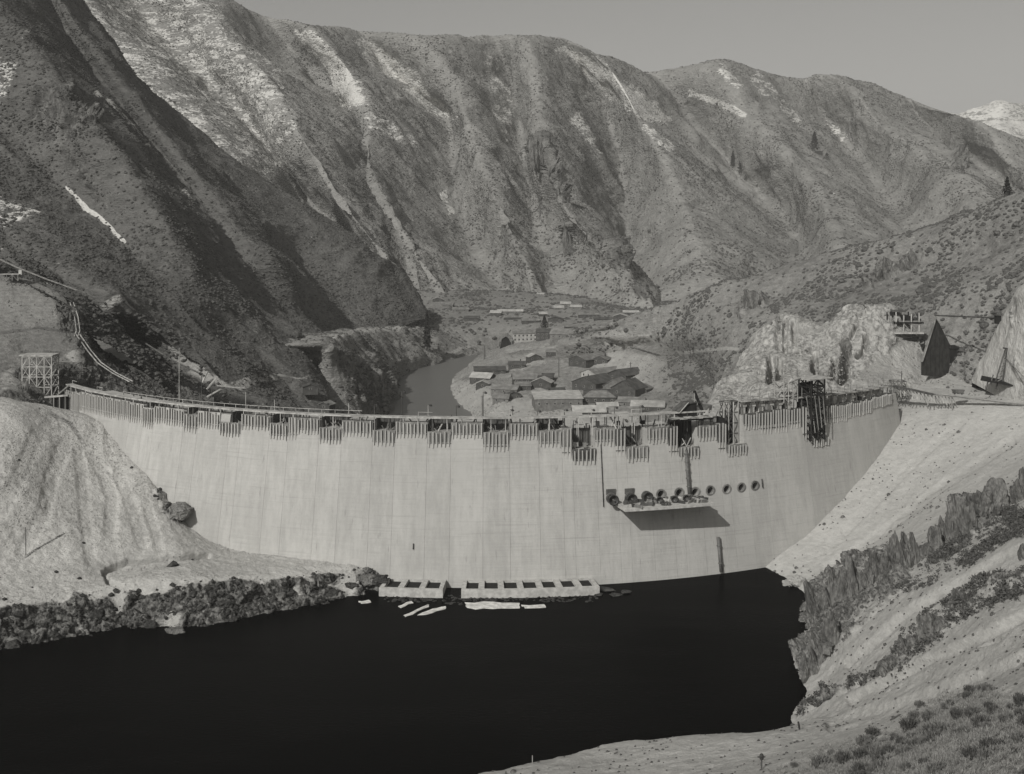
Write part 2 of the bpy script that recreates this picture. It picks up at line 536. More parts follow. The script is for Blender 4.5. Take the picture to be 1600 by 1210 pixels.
FAR = [
    [(1250, 200, 5200), (1260, 230, 4800), (1270, 280, 4400)],
    [(1380, 168, 5300), (1380, 200, 4900), (1390, 260, 4400)],
    [(1440, 178, 5200), (1450, 200, 4900), (1460, 260, 4400)],
    [(1500, 182, 5000), (1515, 205, 4700), (1530, 260, 4300)],
    [(1556, 164, 4900), (1560, 190, 4600), (1570, 260, 4200)],
    [(1620, 170, 5000), (1625, 200, 4700), (1640, 270, 4200)],
    [(1760, 150, 5000), (1770, 190, 4700), (1790, 270, 4200)],
]
patch("snowy_mountain", FAR, 160, 60, M['snowhill'], amp=40, freq=0.003, seed=12, rill=20, rillf=(20, 2), back=(0, 900, -400),
      masks=[('snow', 'poly', [(1200, 140), (1800, 100), (1800, 210), (1575, 235), (1545, 195), (1500, 230), (1200, 260)], 14, 0.62)],
      label="distant mountain under snow beyond the right ridge", cat="mountain")

# ------------------------------------------------------------------ left mountain with its spurs and ravines
LH = [
    [(-500, 100, 760), (-300, 260, 700), (-120, 370, 655), (0, 432, 610), (90, 480, 590), (200, 560, 580), (330, 640, 575), (450, 700, 570)],
    [(-400, 80, 840), (-220, 230, 800), (-60, 350, 770), (28, 418, 735), (118, 468, 705), (235, 545, 665), (350, 622, 640), (465, 685, 620)],
    [(-300, 60, 900), (-150, 200, 830), (-20, 320, 760), (70, 410, 690), (170, 465, 650), (290, 540, 655), (390, 606, 660), (480, 680, 640)],
    [(-220, 20, 1010), (-110, 120, 950), (0, 215, 900), (98, 296, 860), (196, 385, 800), (300, 480, 730), (410, 572, 745), (500, 660, 690)],
    [(-140, -170, 1060), (-30, -40, 1010), (60, 75, 945), (140, 185, 880), (226, 295, 835), (312, 392, 795), (415, 495, 790), (505, 620, 745)],
    [(-60, -200, 1220), (40, -30, 1170), (120, 80, 1120), (195, 180, 1070), (285, 290, 1010), (370, 400, 950), (445, 495, 935), (508, 566, 890)],
    [(0, -220, 1230), (90, -20, 1170), (165, 95, 1110), (240, 190, 1060), (335, 300, 1010), (425, 400, 965), (478, 475, 990), (514, 528, 970)],
    [(40, -230, 1370), (130, 0, 1320), (205, 110, 1270), (285, 205, 1220), (388, 315, 1160), (478, 420, 1150), (540, 490, 1130), (576, 518, 1110)],
    [(-20, -60, 1440), (60, 22, 1400), (145, 92, 1370), (242, 155, 1345), (398, 268, 1305), (556, 372, 1270), (630, 430, 1258), (668, 500, 1240)],
    [(60, 40, 1640), (140, 130, 1620), (220, 200, 1600), (320, 280, 1560), (440, 350, 1500), (560, 430, 1450), (640, 470, 1400), (690, 520, 1330)],
]
LM = [
    ('snow', 'line', [(106, 297), (128, 318), (160, 346), (194, 379)], 5, 0.95),
    ('snow', 'line', [(146, 148), (180, 172), (232, 228)], 5, 0.75),
    ('snow', 'line', [(286, 298), (334, 354)], 4, 0.55),
    ('snow', 'poly', [(-60, 290), (40, 318), (58, 336), (20, 350), (-60, 362)], 10, 0.5),
    ('snow', 'poly', [(-20, 70), (24, 90), (30, 130), (10, 190), (-20, 190)], 10, 0.42),
    ('rock', 'poly', [(60, 140), (110, 130), (150, 180), (140, 210), (90, 225), (50, 200)], 16, 0.8),
    ('rock', 'line', [(60, 190), (110, 240), (150, 290)], 12, 0.5),
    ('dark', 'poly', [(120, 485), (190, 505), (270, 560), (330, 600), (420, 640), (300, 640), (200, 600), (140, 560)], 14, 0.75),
    ('pale', 'line', [(0, 412), (60, 437), (130, 462), (210, 482)], 2.6, 0.75),
    ('pale', 'line', [(210, 482), (330, 520), (480, 560)], 2.2, 0.35),
    ('pale', 'poly', [(202, 522), (222, 519), (236, 532), (300, 570), (330, 588), (318, 592), (262, 566), (228, 546)], 4, 1.0),
    ('pale', 'poly', [(330, 584), (420, 592), (430, 598), (340, 600)], 5, 0.8),
    ('pale', 'line', [(400, 588), (470, 594), (500, 590)], 3, 0.5),
    ('pale', 'line', [(466, 480), (500, 506), (520, 522)], 2.5, 0.5),
]
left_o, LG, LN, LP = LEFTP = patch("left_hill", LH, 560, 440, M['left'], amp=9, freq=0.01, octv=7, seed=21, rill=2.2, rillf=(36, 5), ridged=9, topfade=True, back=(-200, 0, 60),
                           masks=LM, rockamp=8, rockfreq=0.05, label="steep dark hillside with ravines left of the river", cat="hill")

# rocky bluff and wagon road on the left bank
BL = [
    [(486, 575, 805), (494, 602, 790), (508, 640, 770), (524, 690, 750)],
    [(494, 555, 795), (512, 596, 785), (546, 640, 790), (582, 676, 800)],
    [(500, 536, 780), (528, 570, 790), (566, 616, 815), (604, 650, 858)],
    [(518, 525, 830), (550, 550, 850), (588, 588, 880), (612, 622, 925)],
    [(545, 519, 985), (575, 540, 990), (598, 566, 1000), (612, 600, 1012)],
    [(590, 514, 1105), (612, 532, 1090), (634, 556, 1085), (652, 577, 1104)],
    [(650, 510, 1225), (664, 526, 1200), (685, 548, 1175), (706, 563, 1178)],
    [(720, 506, 1330), (734, 520, 1290), (752, 538, 1262), (775, 550, 1250)],
]
BLUFFP = patch("left_bank", BL, 260, 120, M['right'], amp=3.5, freq=0.03, octv=5, seed=31, ridged=4, back=(-60, 0, -6), foot=(8, -8, -14),
      masks=[('rock', 'poly', [(515, 545), (600, 560), (640, 650), (560, 650)], 20, 0.7),
             ('pale', 'line', [(520, 528), (560, 519), (650, 512)], 3, 1.0), ('pale', 'line', [(500, 560), (512, 545), (522, 528)], 3, 0.9),
             ('pale', 'line', [(545, 560), (580, 600), (592, 640)], 7, 0.7), ('pale', 'line', [(590, 578), (612, 566), (650, 556), (700, 550), (760, 538)], 2.6, 0.9),
             ],
      rockamp=7, rockfreq=0.08, label="rocky bluff and road on the left river bank", cat="river bank")

# ------------------------------------------------------------------ dry hill behind the right abutment
RH = [
    [(900, 522, 1020), (890, 526, 1010), (880, 530, 1000), (870, 540, 985)],
    [(950, 512, 985), (944, 518, 970), (938, 525, 960), (934, 535, 965)],
    [(1010, 488, 950), (996, 505, 925), (990, 525, 925), (985, 540, 940)],
    [(1062, 470, 920), (1046, 498, 895), (1036, 525, 890), (1030, 548, 905)],
    [(1130, 445, 890), (1116, 482, 840), (1104, 520, 820), (1100, 560, 820)],
    [(1200, 425, 860), (1184, 470, 800), (1166, 520, 750), (1130, 600, 720)],
    [(1300, 399, 820), (1285, 446, 760), (1260, 500, 700), (1230, 600, 640)],
    [(1400, 370, 775), (1388, 430, 710), (1360, 490, 660), (1330, 580, 620)],
    [(1500, 336, 730), (1488, 410, 670), (1460, 480, 620), (1430, 580, 590)],
    [(1600, 298, 690), (1590, 380, 630), (1560, 470, 580), (1520, 590, 560)],
    [(1760, 250, 640), (1740, 350, 580), (1700, 450, 530), (1650, 580, 520)],
    [(1950, 200, 600), (1920, 320, 540), (1880, 440, 490), (1800, 580, 470)],
]
right_o, HG, HN, HP = RIGHTP = patch("right_hill", RH, 520, 240, M['right'], amp=6, freq=0.018, octv=6, seed=41, rill=3.0, rillf=(40, 3), back=(60, 260, -60),
                            foot=(0, 10, -30),
                            masks=[('rock', 'line', [(1360, 440), (1385, 420), (1425, 402)], 18, 0.9), ('rock', 'line', [(1160, 490), (1190, 468)], 16, 0.8),
                                   ('rock', 'line', [(1420, 405), (1440, 395)], 14, 0.7), ('pale', 'line', [(1395, 420), (1420, 408)], 8, 0.8),
                                   ('pale', 'poly', [(940, 520), (1040, 530), (1060, 600), (960, 560)], 20, 0.9),
                                   ('pale', 'line', [(1000, 556), (1080, 550), (1150, 544)], 3.5, 1.0), ('pale', 'line', [(1080, 580), (1150, 580)], 1.6, 0.6)],
                            rockamp=9, rockfreq=0.07, label="dry hill dotted with sagebrush behind the right abutment", cat="hill")

# ------------------------------------------------------------------ valley floor, village ground
VG = [
    [(792, 543, 1285), (752, 556, 1200), (712, 588, 1050), (704, 610, 970), (728, 660, 850)],
    [(808, 536, 1262), (772, 548, 1180), (736, 580, 1020), (730, 604, 930), (760, 662, 800)],
    [(830, 520, 1262), (800, 540, 1120), (775, 572, 980), (775, 606, 880), (800, 664, 770)],
    [(850, 512, 1240), (862, 536, 1080), (870, 566, 970), (870, 608, 868), (890, 664, 752)],
    [(900, 506, 1220), (920, 530, 1050), (945, 562, 945), (950, 608, 850), (970, 664, 740)],
    [(960, 498, 1200), (990, 520, 1000), (1020, 556, 890), (1040, 608, 810), (1060, 664, 720)],
    [(1020, 490, 1200), (1080, 520, 940), (1120, 560, 830), (1140, 610, 760), (1160, 664, 690)],
]
vill_o, VGG, VN, VP = VILLP = patch("village_ground", VG, 240, 160, M['village'], amp=2.6, freq=0.03, octv=6, seed=51, rill=1.2, rillf=(30, 4), fineamp=0.7, ridged=1.2, foot=(0, -60, -30),
      masks=[('pale', 'poly', [(700, 595), (760, 600), (860, 640), (1000, 640), (1000, 670), (700, 670)], 18, 0.8),
             ('pale', 'poly', [(790, 545), (880, 538), (1040, 560), (1060, 620), (990, 600), (900, 560), (800, 580)], 14, 0.7),
             ('rock', 'line', [(800, 560), (840, 555), (870, 560)], 14, 0.5)],
      rockamp=3, label="bare earth bench of the construction camp beside the river", cat="ground")
VF = [
    [(440, 470, 1700), (540, 510, 1420), (640, 524, 1270), (690, 560, 1210)],
    [(640, 456, 1560), (660, 478, 1430), (700, 510, 1275), (748, 552, 1235)],
    [(760, 455, 1560), (775, 476, 1430), (800, 506, 1280), (806, 540, 1255)],
    [(880, 462, 1540), (890, 480, 1400), (900, 506, 1240), (915, 530, 1080)],
    [(1000, 474, 1520), (1005, 486, 1380), (1010, 500, 1180), (1020, 530, 1000)],
    [(1160, 470, 1500), (1180, 480, 1380), (1200, 500, 1180), (1200, 530, 1000)],
]
FLOORP = patch("valley_floor", VF, 240, 120, M['right'], amp=2.0, freq=0.015, octv=6, seed=61, back=(0, 160, -12), foot=(0, -20, -16),
      masks=[('dark', 'poly', [(660, 490), (760, 480), (860, 500), (800, 520), (690, 515)], 20, 0.35)],
      label="brushy valley floor across the river", cat="ground")

# ------------------------------------------------------------------ blasted rock above the right end of the dam
KN = [
    [(1172, 585, 680), (1150, 610, 660), (1130, 640, 640), (1110, 670, 620), (1100, 700, 600)],
    [(1168, 560, 612), (1150, 584, 600), (1130, 602, 570), (1104, 634, 540), (1085, 690, 505)],
    [(1194, 524, 620), (1180, 556, 595), (1164, 585, 565), (1144, 632, 535), (1130, 690, 500)],
    [(1232, 499, 618), (1218, 545, 590), (1202, 585, 560), (1188, 630, 530), (1180, 690, 495)],
    [(1286, 514, 610), (1280, 545, 585), (1262, 585, 560), (1244, 624, 530), (1240, 690, 500)],
    [(1330, 490, 602), (1322, 540, 580), (1312, 575, 560), (1300, 618, 532), (1300, 690, 505)],
    [(1358, 496, 600), (1350, 530, 578), (1345, 570, 560), (1340, 612, 535), (1345, 690, 510)],
    [(1392, 478, 604), (1392, 530, 580), (1385, 570, 560), (1380, 606, 540), (1385, 690, 510)],
    [(1432, 524, 592), (1432, 545, 582), (1424, 570, 568), (1416, 602, 545), (1420, 680, 505)],
    [(1450, 560, 588), (1452, 566, 580), (1450, 578, 570), (1445, 606, 550), (1450, 680, 500)],
    [(1520, 578, 580), (1518, 588, 570), (1514, 600, 560), (1508, 618, 535), (1510, 680, 490)],
    [(1610, 606, 560), (1610, 612, 550), (1608, 618, 535), (1604, 630, 505), (1600, 680, 470)],
    [(1760, 640, 540), (1760, 642, 530), (1760, 645, 515), (1760, 655, 490), (1760, 680, 460)],
]
KNOBP = patch("right_abutment_rock", KN, 420, 260, M['knob'], amp=1.6, freq=0.05, octv=5, seed=71, ridged=0.6, back=(30, 60, -40),
      masks=[('rock', 'poly', [(1160, 500), (1390, 480), (1400, 540), (1330, 600), (1160, 640), (1110, 640)], 14, 0.85),
             ('rock', 'line', [(1440, 560), (1520, 600)], 12, 0.3),
             ('cut', 'line', [(1338, 512), (1330, 530), (1324, 540)], 5, 5.0), ('cut', 'line', [(1324, 538), (1322, 560), (1314, 590)], 10, 14.0), ('cut', 'line', [(1353, 532), (1349, 552), (1340, 562)], 5, 4.0),
             ('cut', 'line', [(1206, 566), (1203, 600)], 8, 9.0), ('cut', 'line', [(1218, 568), (1216, 598)], 7, 8.0), ('cut', 'line', [(1273, 556), (1272, 575), (1284, 590), (1278, 606)], 7, 9.0), ('cut', 'line', [(1304, 566), (1298, 590)], 6, 8.0),
             ('cut', 'line', [(1232, 556), (1256, 550), (1278, 543)], 4, 3.0), ('cut', 'line', [(1218, 505), (1214, 540)], 5, 4.0), ('cut', 'line', [(1228, 506), (1226, 545)], 5, 4.0), ('cut', 'line', [(1240, 512), (1242, 540)], 5, 3.0),
             ('pale', 'poly', [(1390, 540), (1440, 540), (1620, 606), (1620, 640), (1400, 610)], 12, 0.8)],
      rockamp=4.4, rockfreq=0.036, rockstretch=0.4, lev=(0.28, 0.03), label="pale blasted rock shoulder above the right end of the dam", cat="rock face")
FC = [
    [(1620, 420, 560), (1580, 520, 575), (1545, 600, 585), (1530, 640, 590)],
    [(1606, 446, 500), (1572, 490, 510), (1540, 550, 525), (1520, 600, 530)],
    [(1640, 440, 480), (1605, 500, 490), (1575, 560, 500), (1560, 620, 505)],
    [(1700, 430, 460), (1670, 520, 465), (1640, 580, 475), (1620, 640, 480)],
    [(1850, 400, 440), (1800, 520, 440), (1760, 600, 450), (1740, 660, 450)],
]
CLIFFP = patch("pale_cliff", FC, 160, 140, M['knob'], amp=1.8, freq=0.05, seed=81, ridged=1.0, back=(40, 30, -10),
      masks=[('pale', 'poly', [(1500, 440), (1640, 420), (1640, 560), (1580, 640), (1500, 620)], 20, 0.8),
             ('rock', 'line', [(1590, 470), (1575, 540)], 6, 0.8), ('rock', 'line', [(1580, 560), (1600, 590)], 12, 0.6)],
      rockamp=1.4, rockfreq=0.07, label="pale cliff slab at the right edge behind the derrick", cat="cliff")

# ------------------------------------------------------------------ right bank: cleared slope, crags, sandy gullies
RB = [
    [(1452, 590, 560), (1405, 626, 535), (1346, 690, 508), (1291, 757, 486), (1238, 822, 466), (1184, 890, 446)],
    [(1520, 606, 530), (1490, 628, 508), (1440, 690, 488), (1370, 770, 466), (1296, 850, 446), (1226, 905, 432)],
    [(1640, 618, 490), (1600, 640, 478), (1520, 706, 462), (1425, 794, 444), (1336, 872, 425), (1264, 932, 410)],
    [(1760, 600, 450), (1660, 680, 440), (1560, 740, 426), (1450, 815, 410), (1335, 900, 394), (1254, 985, 377)],
    [(1820, 610, 390), (1700, 700, 372), (1570, 790, 360), (1430, 885, 352), (1325, 975, 348), (1248, 1040, 347)],
    [(1880, 660, 310), (1750, 750, 302), (1600, 850, 300), (1450, 945, 308), (1345, 1020, 318), (1264, 1080, 328)],
    [(1950, 750, 260), (1800, 830, 258), (1610, 930, 265), (1455, 1008, 283), (1335, 1068, 302), (1240, 1112, 315)],
    [(2000, 830, 215), (1830, 910, 220), (1610, 1010, 235), (1452, 1070, 262), (1332, 1110, 285), (1234, 1141, 304)],
    [(2050, 900, 175), (1880, 980, 180), (1620, 1080, 196), (1430, 1122, 236), (1300, 1142, 268), (1150, 1149, 301)],
    [(2150, 960, 140), (1950, 1040, 145), (1620, 1140, 165), (1380, 1178, 212), (1180, 1184, 260), (950, 1167, 294)],
    [(2300, 1050, 105), (2000, 1130, 110), (1640, 1215, 138), (1320, 1238, 188), (1050, 1232, 246), (744, 1212, 279)],
    [(2500, 1150, 75), (2100, 1270, 85), (1660, 1360, 108), (1280, 1360, 150), (900, 1330, 210), (480, 1270, 262)],
    [(2700, 1200, 45), (2200, 1400, 60), (1680, 1560, 82), (1200, 1560, 120), (700, 1480, 175), (100, 1340, 243)],
    [(2700, 1000, 10), (2200, 1500, 30), (1600, 1900, 50), (1000, 1900, 85), (400, 1700, 140), (-400, 1420, 225)],
]
BANKM = [
    ('cut', 'line', [(1640, 940), (1560, 985), (1440, 1040), (1330, 1095)], 10, 1.6), ('cut', 'line', [(1640, 1010), (1520, 1060), (1400, 1105), (1300, 1135)], 12, 1.4), ('cut', 'line', [(1600, 860), (1500, 910), (1420, 960), (1330, 1040)], 12, 1.6),
    ('cut', 'line', [(1580, 690), (1480, 755), (1380, 830), (1290, 890)], 10, 0.8), ('cut', 'line', [(1500, 660), (1400, 750), (1320, 830)], 9, 0.5), ('cut', 'line', [(1560, 1000), (1460, 1035), (1380, 1075)], 5, 0.9),
    ('pale', 'poly', [(1392, 612), (1620, 640), (1620, 720), (1570, 760), (1500, 775), (1420, 850), (1330, 885), (1262, 905), (1180, 890)], 10, 0.9),
    ('rock', 'poly', [(1262, 915), (1310, 885), (1352, 872), (1392, 850), (1430, 872), (1420, 910), (1380, 950), (1350, 980), (1290, 1030), (1245, 1060), (1248, 990)], 9, 1.0),
    ('rock', 'poly', [(1470, 850), (1484, 790), (1506, 770), (1528, 785), (1530, 830), (1500, 860)], 8, 0.9), ('rock', 'poly', [(1540, 780), (1560, 758), (1580, 775), (1580, 800), (1550, 815)], 8, 0.8),
    ('dark', 'poly', [(1440, 880), (1500, 830), (1570, 790), (1600, 800), (1560, 860), (1460, 905)], 14, 0.35),
    ('rock', 'poly', [(1340, 1070), (1395, 1035), (1410, 990), (1450, 950), (1520, 910), (1600, 895), (1600, 925), (1530, 950), (1460, 1000), (1420, 1040)], 12, 0.55),
    ('rock', 'line', [(1250, 1118), (1300, 1090), (1340, 1070)], 6, 0.6),
    ('rock', 'poly', [(1410, 1150), (1450, 1100), (1500, 1083), (1540, 1090), (1600, 1110), (1600, 1230), (1300, 1230), (1380, 1170)], 16, 0.12),
    ('dark', 'poly', [(1400, 1155), (1450, 1110), (1500, 1088), (1540, 1088), (1640, 1120), (1640, 1260), (1250, 1260), (1330, 1195)], 22, 0.45),
]
bank_o, BG, BN, BP = BANKP = patch("right_bank", RB, 600, 420, M['bank'], amp=0.9, freq=0.05, octv=6, seed=91, rill=0.5, rillf=(50, 4), foot=(-40, 0, -22),
                           masks=BANKM, rockamp=3.8, rockfreq=0.11, rockstretch=0.75, fineamp=0.3,
                           label="steep sandy bank with crags right of the reservoir", cat="bank")

# ------------------------------------------------------------------ left bank: spoil cone and rocky shore
SP = [
    [(-760, 470, 490), (-740, 600, 445), (-720, 720, 405), (-700, 850, 368), (-690, 905, 352), (-680, 940, 344), (-670, 1000, 334), (-660, 1050, 326)],
    [(-260, 560, 500), (-240, 640, 460), (-220, 740, 420), (-200, 850, 385), (-190, 900, 372), (-180, 930, 362), (-170, 1000, 350), (-165, 1040, 344)],
    [(0, 622, 490), (0, 640, 462), (0, 730, 430), (0, 830, 403), (0, 905, 384), (0, 945, 372), (0, 990, 365), (0, 1012, 361)],
    [(80, 636, 500), (84, 648, 478), (90, 740, 445), (92, 835, 412), (94, 908, 390), (96, 932, 381), (98, 975, 374), (100, 992, 371)],
    [(146, 650, 500), (150, 660, 486), (165, 745, 456), (178, 832, 424), (186, 895, 403), (192, 915, 390), (198, 958, 384), (202, 978, 381)],
    [(160, 658, 500), (166, 668, 488), (224, 738, 466), (262, 815, 441), (290, 878, 414), (300, 905, 396), (305, 955, 386), (308, 975, 382)],
    [(172, 666, 500), (176, 676, 489), (236, 745, 473), (306, 824, 453), (374, 868, 434), (400, 898, 406), (408, 940, 400), (412, 960, 393)],
    [(190, 690, 500), (196, 700, 490), (262, 772, 474), (340, 852, 452), (440, 864, 437), (490, 896, 415), (500, 925, 411), (504, 942, 405)],
    [(250, 740, 505), (262, 760, 495), (330, 820, 480), (440, 880, 446), (540, 872, 435), (575, 892, 424), (582, 908, 420), (588, 922, 418)],
    [(330, 780, 505), (350, 800, 495), (420, 860, 480), (520, 890, 450), (588, 893, 434), (600, 905, 428), (604, 915, 424), (608, 932, 416)],
]
SPM = [
    ('cut', 'line', [(122, 690), (130, 750), (134, 820), (142, 875)], 13, 0.41), ('cut', 'line', [(104, 690), (82, 740), (70, 800), (36, 860)], 16, 0.44), ('cut', 'line', [(140, 700), (166, 745), (176, 780), (172, 830)], 14, 0.50), ('cut', 'line', [(185, 745), (205, 790), (222, 850)], 14, 0.44), ('cut', 'line', [(60, 680), (34, 740), (0, 800)], 18, 0.44),
    ('cut', 'line', [(121, 690), (127, 750), (137, 820), (142, 875)], 4, 0.17), ('cut', 'line', [(140, 700), (168, 747), (174, 780), (173, 830)], 5, 0.19), ('cut', 'line', [(232, 800), (246, 840), (250, 868)], 10, 0.33),
    ('rock', 'poly', [(-200, 935), (0, 952), (60, 945), (100, 922), (150, 932), (200, 922), (225, 934), (300, 912), (420, 905), (520, 899), (575, 890), (605, 910), (600, 950), (0, 1030), (-200, 1060)], 9, 1.0),
    ('rock', 'poly', [(240, 770), (262, 764), (296, 800), (304, 818), (286, 820), (252, 800)], 6, 0.6),
    ('cut', 'line', [(168, 892), (200, 880), (232, 878), (262, 873), (326, 868)], 6, 2.6),
    ('cut', 'line', [(162, 895), (170, 912), (190, 916)], 5, 1.8),
    ('pale', 'poly', [(0, 640), (150, 665), (230, 760), (330, 870), (180, 870), (0, 900)], 20, 0.6),
    ('dark', 'line', [(40, 868), (70, 850), (100, 836)], 3, 0.6),
    ('dark', 'line', [(80, 645), (110, 660), (130, 690)], 6, 0.5),
    ('dark', 'line', [(140, 705), (170, 740), (185, 760)], 4, 0.4),
]
spoil_o, SG, SN, SPP = SPOILP = patch("left_bank_spoil", SP, 480, 350, M['spoil'], amp=1.0, freq=0.05, octv=6, seed=101, rill=0.6, rillf=(24, 4), foot=(3, -4, -16),
                             masks=SPM, rockamp=2.6, rockfreq=0.15, rockstretch=0.6, fineamp=0.35,
                             label="pale fan of dumped spoil above a dark rocky shore", cat="spoil bank")

# ground behind the left end of the dam: bright mound and excavated ledge
LA = [
    [(-260, 420, 640), (-250, 470, 600), (-240, 530, 560), (-230, 580, 530), (-220, 640, 500), (-210, 690, 480)],
    [(-20, 438, 610), (-15, 480, 590), (-10, 530, 560), (-5, 570, 545), (0, 612, 505), (0, 660, 480)],
    [(38, 436, 612), (40, 478, 592), (40, 528, 566), (36, 565, 552), (40, 612, 512), (50, 665, 490)],
    [(78, 452, 610), (88, 485, 590), (96, 526, 570), (80, 552, 560), (76, 610, 530), (88, 665, 508)],
    [(98, 468, 606), (110, 490, 594), (122, 530, 574), (130, 552, 562), (108, 590, 548), (108, 665, 524)],
    [(110, 490, 604), (122, 510, 598), (140, 550, 580), (156, 578, 568), (150, 612, 545), (150, 670, 524)],
    [(120, 510, 606), (140, 540, 602), (170, 570, 590), (190, 596, 575), (196, 620, 545), (200, 670, 520)],
    [(170, 560, 606), (190, 580, 604), (220, 600, 595), (250, 615, 580), (260, 630, 545), (270, 670, 510)],
    [(260, 600, 606), (280, 610, 604), (300, 620, 595), (330, 630, 570), (340, 650, 530), (350, 680, 490)],
]
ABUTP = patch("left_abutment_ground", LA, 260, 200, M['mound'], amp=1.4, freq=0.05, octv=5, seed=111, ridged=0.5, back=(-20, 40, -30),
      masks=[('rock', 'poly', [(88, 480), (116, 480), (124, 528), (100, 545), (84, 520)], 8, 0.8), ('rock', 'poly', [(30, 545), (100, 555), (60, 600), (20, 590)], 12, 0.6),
             ('rock', 'poly', [(70, 565), (155, 580), (155, 640), (80, 640)], 8, 0.95), ('dark', 'line', [(0, 520), (60, 512), (110, 520)], 5, 0.5),  # first mask paints the pit's shade as a dark rock tone
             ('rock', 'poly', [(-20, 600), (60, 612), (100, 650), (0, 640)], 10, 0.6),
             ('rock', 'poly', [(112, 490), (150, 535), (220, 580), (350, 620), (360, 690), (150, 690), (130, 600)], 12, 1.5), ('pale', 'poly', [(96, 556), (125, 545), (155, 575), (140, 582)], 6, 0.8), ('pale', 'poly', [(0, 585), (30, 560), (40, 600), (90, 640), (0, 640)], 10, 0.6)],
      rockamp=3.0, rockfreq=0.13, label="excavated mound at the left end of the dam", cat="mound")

# ------------------------------------------------------------------ water
def water_mat(name, v, rough, spec, bump, scale):
    t = NT(name)
    t.color(tone(v))
    t.b.inputs['Roughness'].default_value = rough
    t.b.inputs['Specular IOR Level'].default_value = spec
    n = t.noise(scale, 4, 0.6, stretch=(1, 2.2, 1))
    big = t.ramp(t.noise(0.012, 3, 0.6, stretch=(1, 2.5, 1)), 0.4, 0.65, 0.3, 1.0)
    t.bump(t.math('MULTIPLY', n, big), bump, 0.6)
    t.color(t.mix(t.math('MULTIPLY', t.ramp(n, 0.5, 0.75), big), tone(v), tone(v * 1.6 + 0.0025)))
    return t.m
M['water'] = water_mat("reservoir_water", 0.0004, 0.22, 0.004, 0.35, 0.5)
M['river'] = water_mat("river_water", 0.12, 0.35, 0.35, 0.3, 0.3)
wv = MB().poly([(-400, 120, 0), (130, 120, 0), (130, 470, 0), (-400, 470, 0)])
w = wv.build("reservoir_water", M['water']); tag(w, "calm black water of the reservoir", "water", None, 'structure')
wv = MB().poly([(-330, 560, -10), (60, 560, -10), (60, 1420, -10), (-330, 1420, -10)])
w = wv.build("river_water", M['river']); tag(w, "grey river curving away below the dam", "river", None, 'structure')
gv = MB().poly([(-3400, -700, -26), (3400, -700, -26), (3400, 6500, -26), (-3400, 6500, -26)])
g = gv.build("ground", M['right']); tag(g, "ground under the valley", "ground", None, 'structure')

# ------------------------------------------------------------------ materials of built things
def concrete_mat(name, lo, hi):
    t = NT(name)
    st = t.noise(0.55, 5, 0.7, stretch=(1, 1, 0.025))
    st2 = t.noise(0.12, 4, 0.6, stretch=(1, 1, 0.06))
    hz_ = t.noise(0.9, 4, 0.6, stretch=(0.06, 0.06, 1.3))
    fn = t.noise(1.2, 5, 0.7)
    oi = t.n.new('ShaderNodeObjectInfo')
    f = t.math('ADD', t.math('MULTIPLY', st, 0.38), t.math('ADD', t.math('MULTIPLY', st2, 0.26), t.math('ADD', t.math('MULTIPLY', hz_, 0.12), t.math('ADD', t.math('MULTIPLY', fn, 0.16), t.math('MULTIPLY', oi.outputs['Random'], 0.07)))))
    c = t.mix(t.ramp(f, 0.38, 0.60), tone(lo), tone(hi))
    drip = t.noise(0.8, 3, 0.6, stretch=(1, 1, 0.012))
    c = t.mix(t.ramp(drip, 0.62, 0.76, 0, 0.5), c, tone(lo * 0.55))
    pt = t.noise(0.05, 4, 0.6, stretch=(1, 1, 0.7))
    c = t.mix(t.ramp(pt, 0.35, 0.7, 0.0, 0.35), c, tone(lo * 0.8))
    lf = t.noise(2.2, 2, 0.5, stretch=(0.02, 0.02, 0.9))
    c = t.mix(t.ramp(lf, 0.60, 0.70, 0, 0.22), c, tone(lo * 0.6))
    t.color(c)
    t.bump(t.math('ADD', hz_, t.math('MULTIPLY', fn, 0.4)), 0.35, 0.25)
    return t.m
M['concrete'] = concrete_mat("dam_concrete", 0.35, 0.445)
M['ledge'] = plain_mat("ledge_concrete", 0.42, 0.2, 0.6)
M['timber'] = plain_mat("weathered_timber", 0.36, 0.3, 0.5, (1, 1, 0.3))
M['stud'] = plain_mat("form_timber", 0.34, 0.35, 0.35, (1, 1, 0.2))
M['plank_dark'] = plain_mat("dark_form_boards", 0.085, 0.4, 0.5, (1, 1, 0.3))
M['plank_mid'] = plain_mat("grey_form_boards", 0.2, 0.35, 0.5, (1, 1, 0.3))
M['black'] = plain_mat("black_timber", 0.018, 0.4, 0.6, (1, 1, 0.3))  # near-black base shared by the darkest timber parts
M['iron'] = plain_mat("dark_iron", 0.035, 0.4, 1.0, spec=0.4, rough=0.6)
M['steel'] = plain_mat("grey_steel", 0.11, 0.3, 1.0, spec=0.4, rough=0.6)
M['void'] = plain_mat("void_black", 0.02, 0.3, 1.0)  # near-black for the dark inside conduits and bays
M['roof_d'] = plain_mat("dark_roofing", 0.08, 0.35, 0.25)
M['roof_m'] = plain_mat("grey_roofing", 0.18, 0.3, 0.25)
M['roof_l'] = plain_mat("pale_roofing", 0.36, 0.2, 0.25)
M['wall_d'] = plain_mat("dark_board_wall", 0.07, 0.3, 0.4)
M['wall_m'] = plain_mat("grey_board_wall", 0.15, 0.3, 0.4)
M['wall_l'] = plain_mat("pale_board_wall", 0.36, 0.2, 0.4)
M['glass'] = plain_mat("window_glass", 0.02, 0.2, 1.0, rough=0.15, bump=0, spec=0.5)
M['snow'] = plain_mat("ice_and_snow", 0.58, 0.25, 0.5)
M['leaf'] = plain_mat("sage_leaf", 0.085, 0.4, 2.0, bump=0)
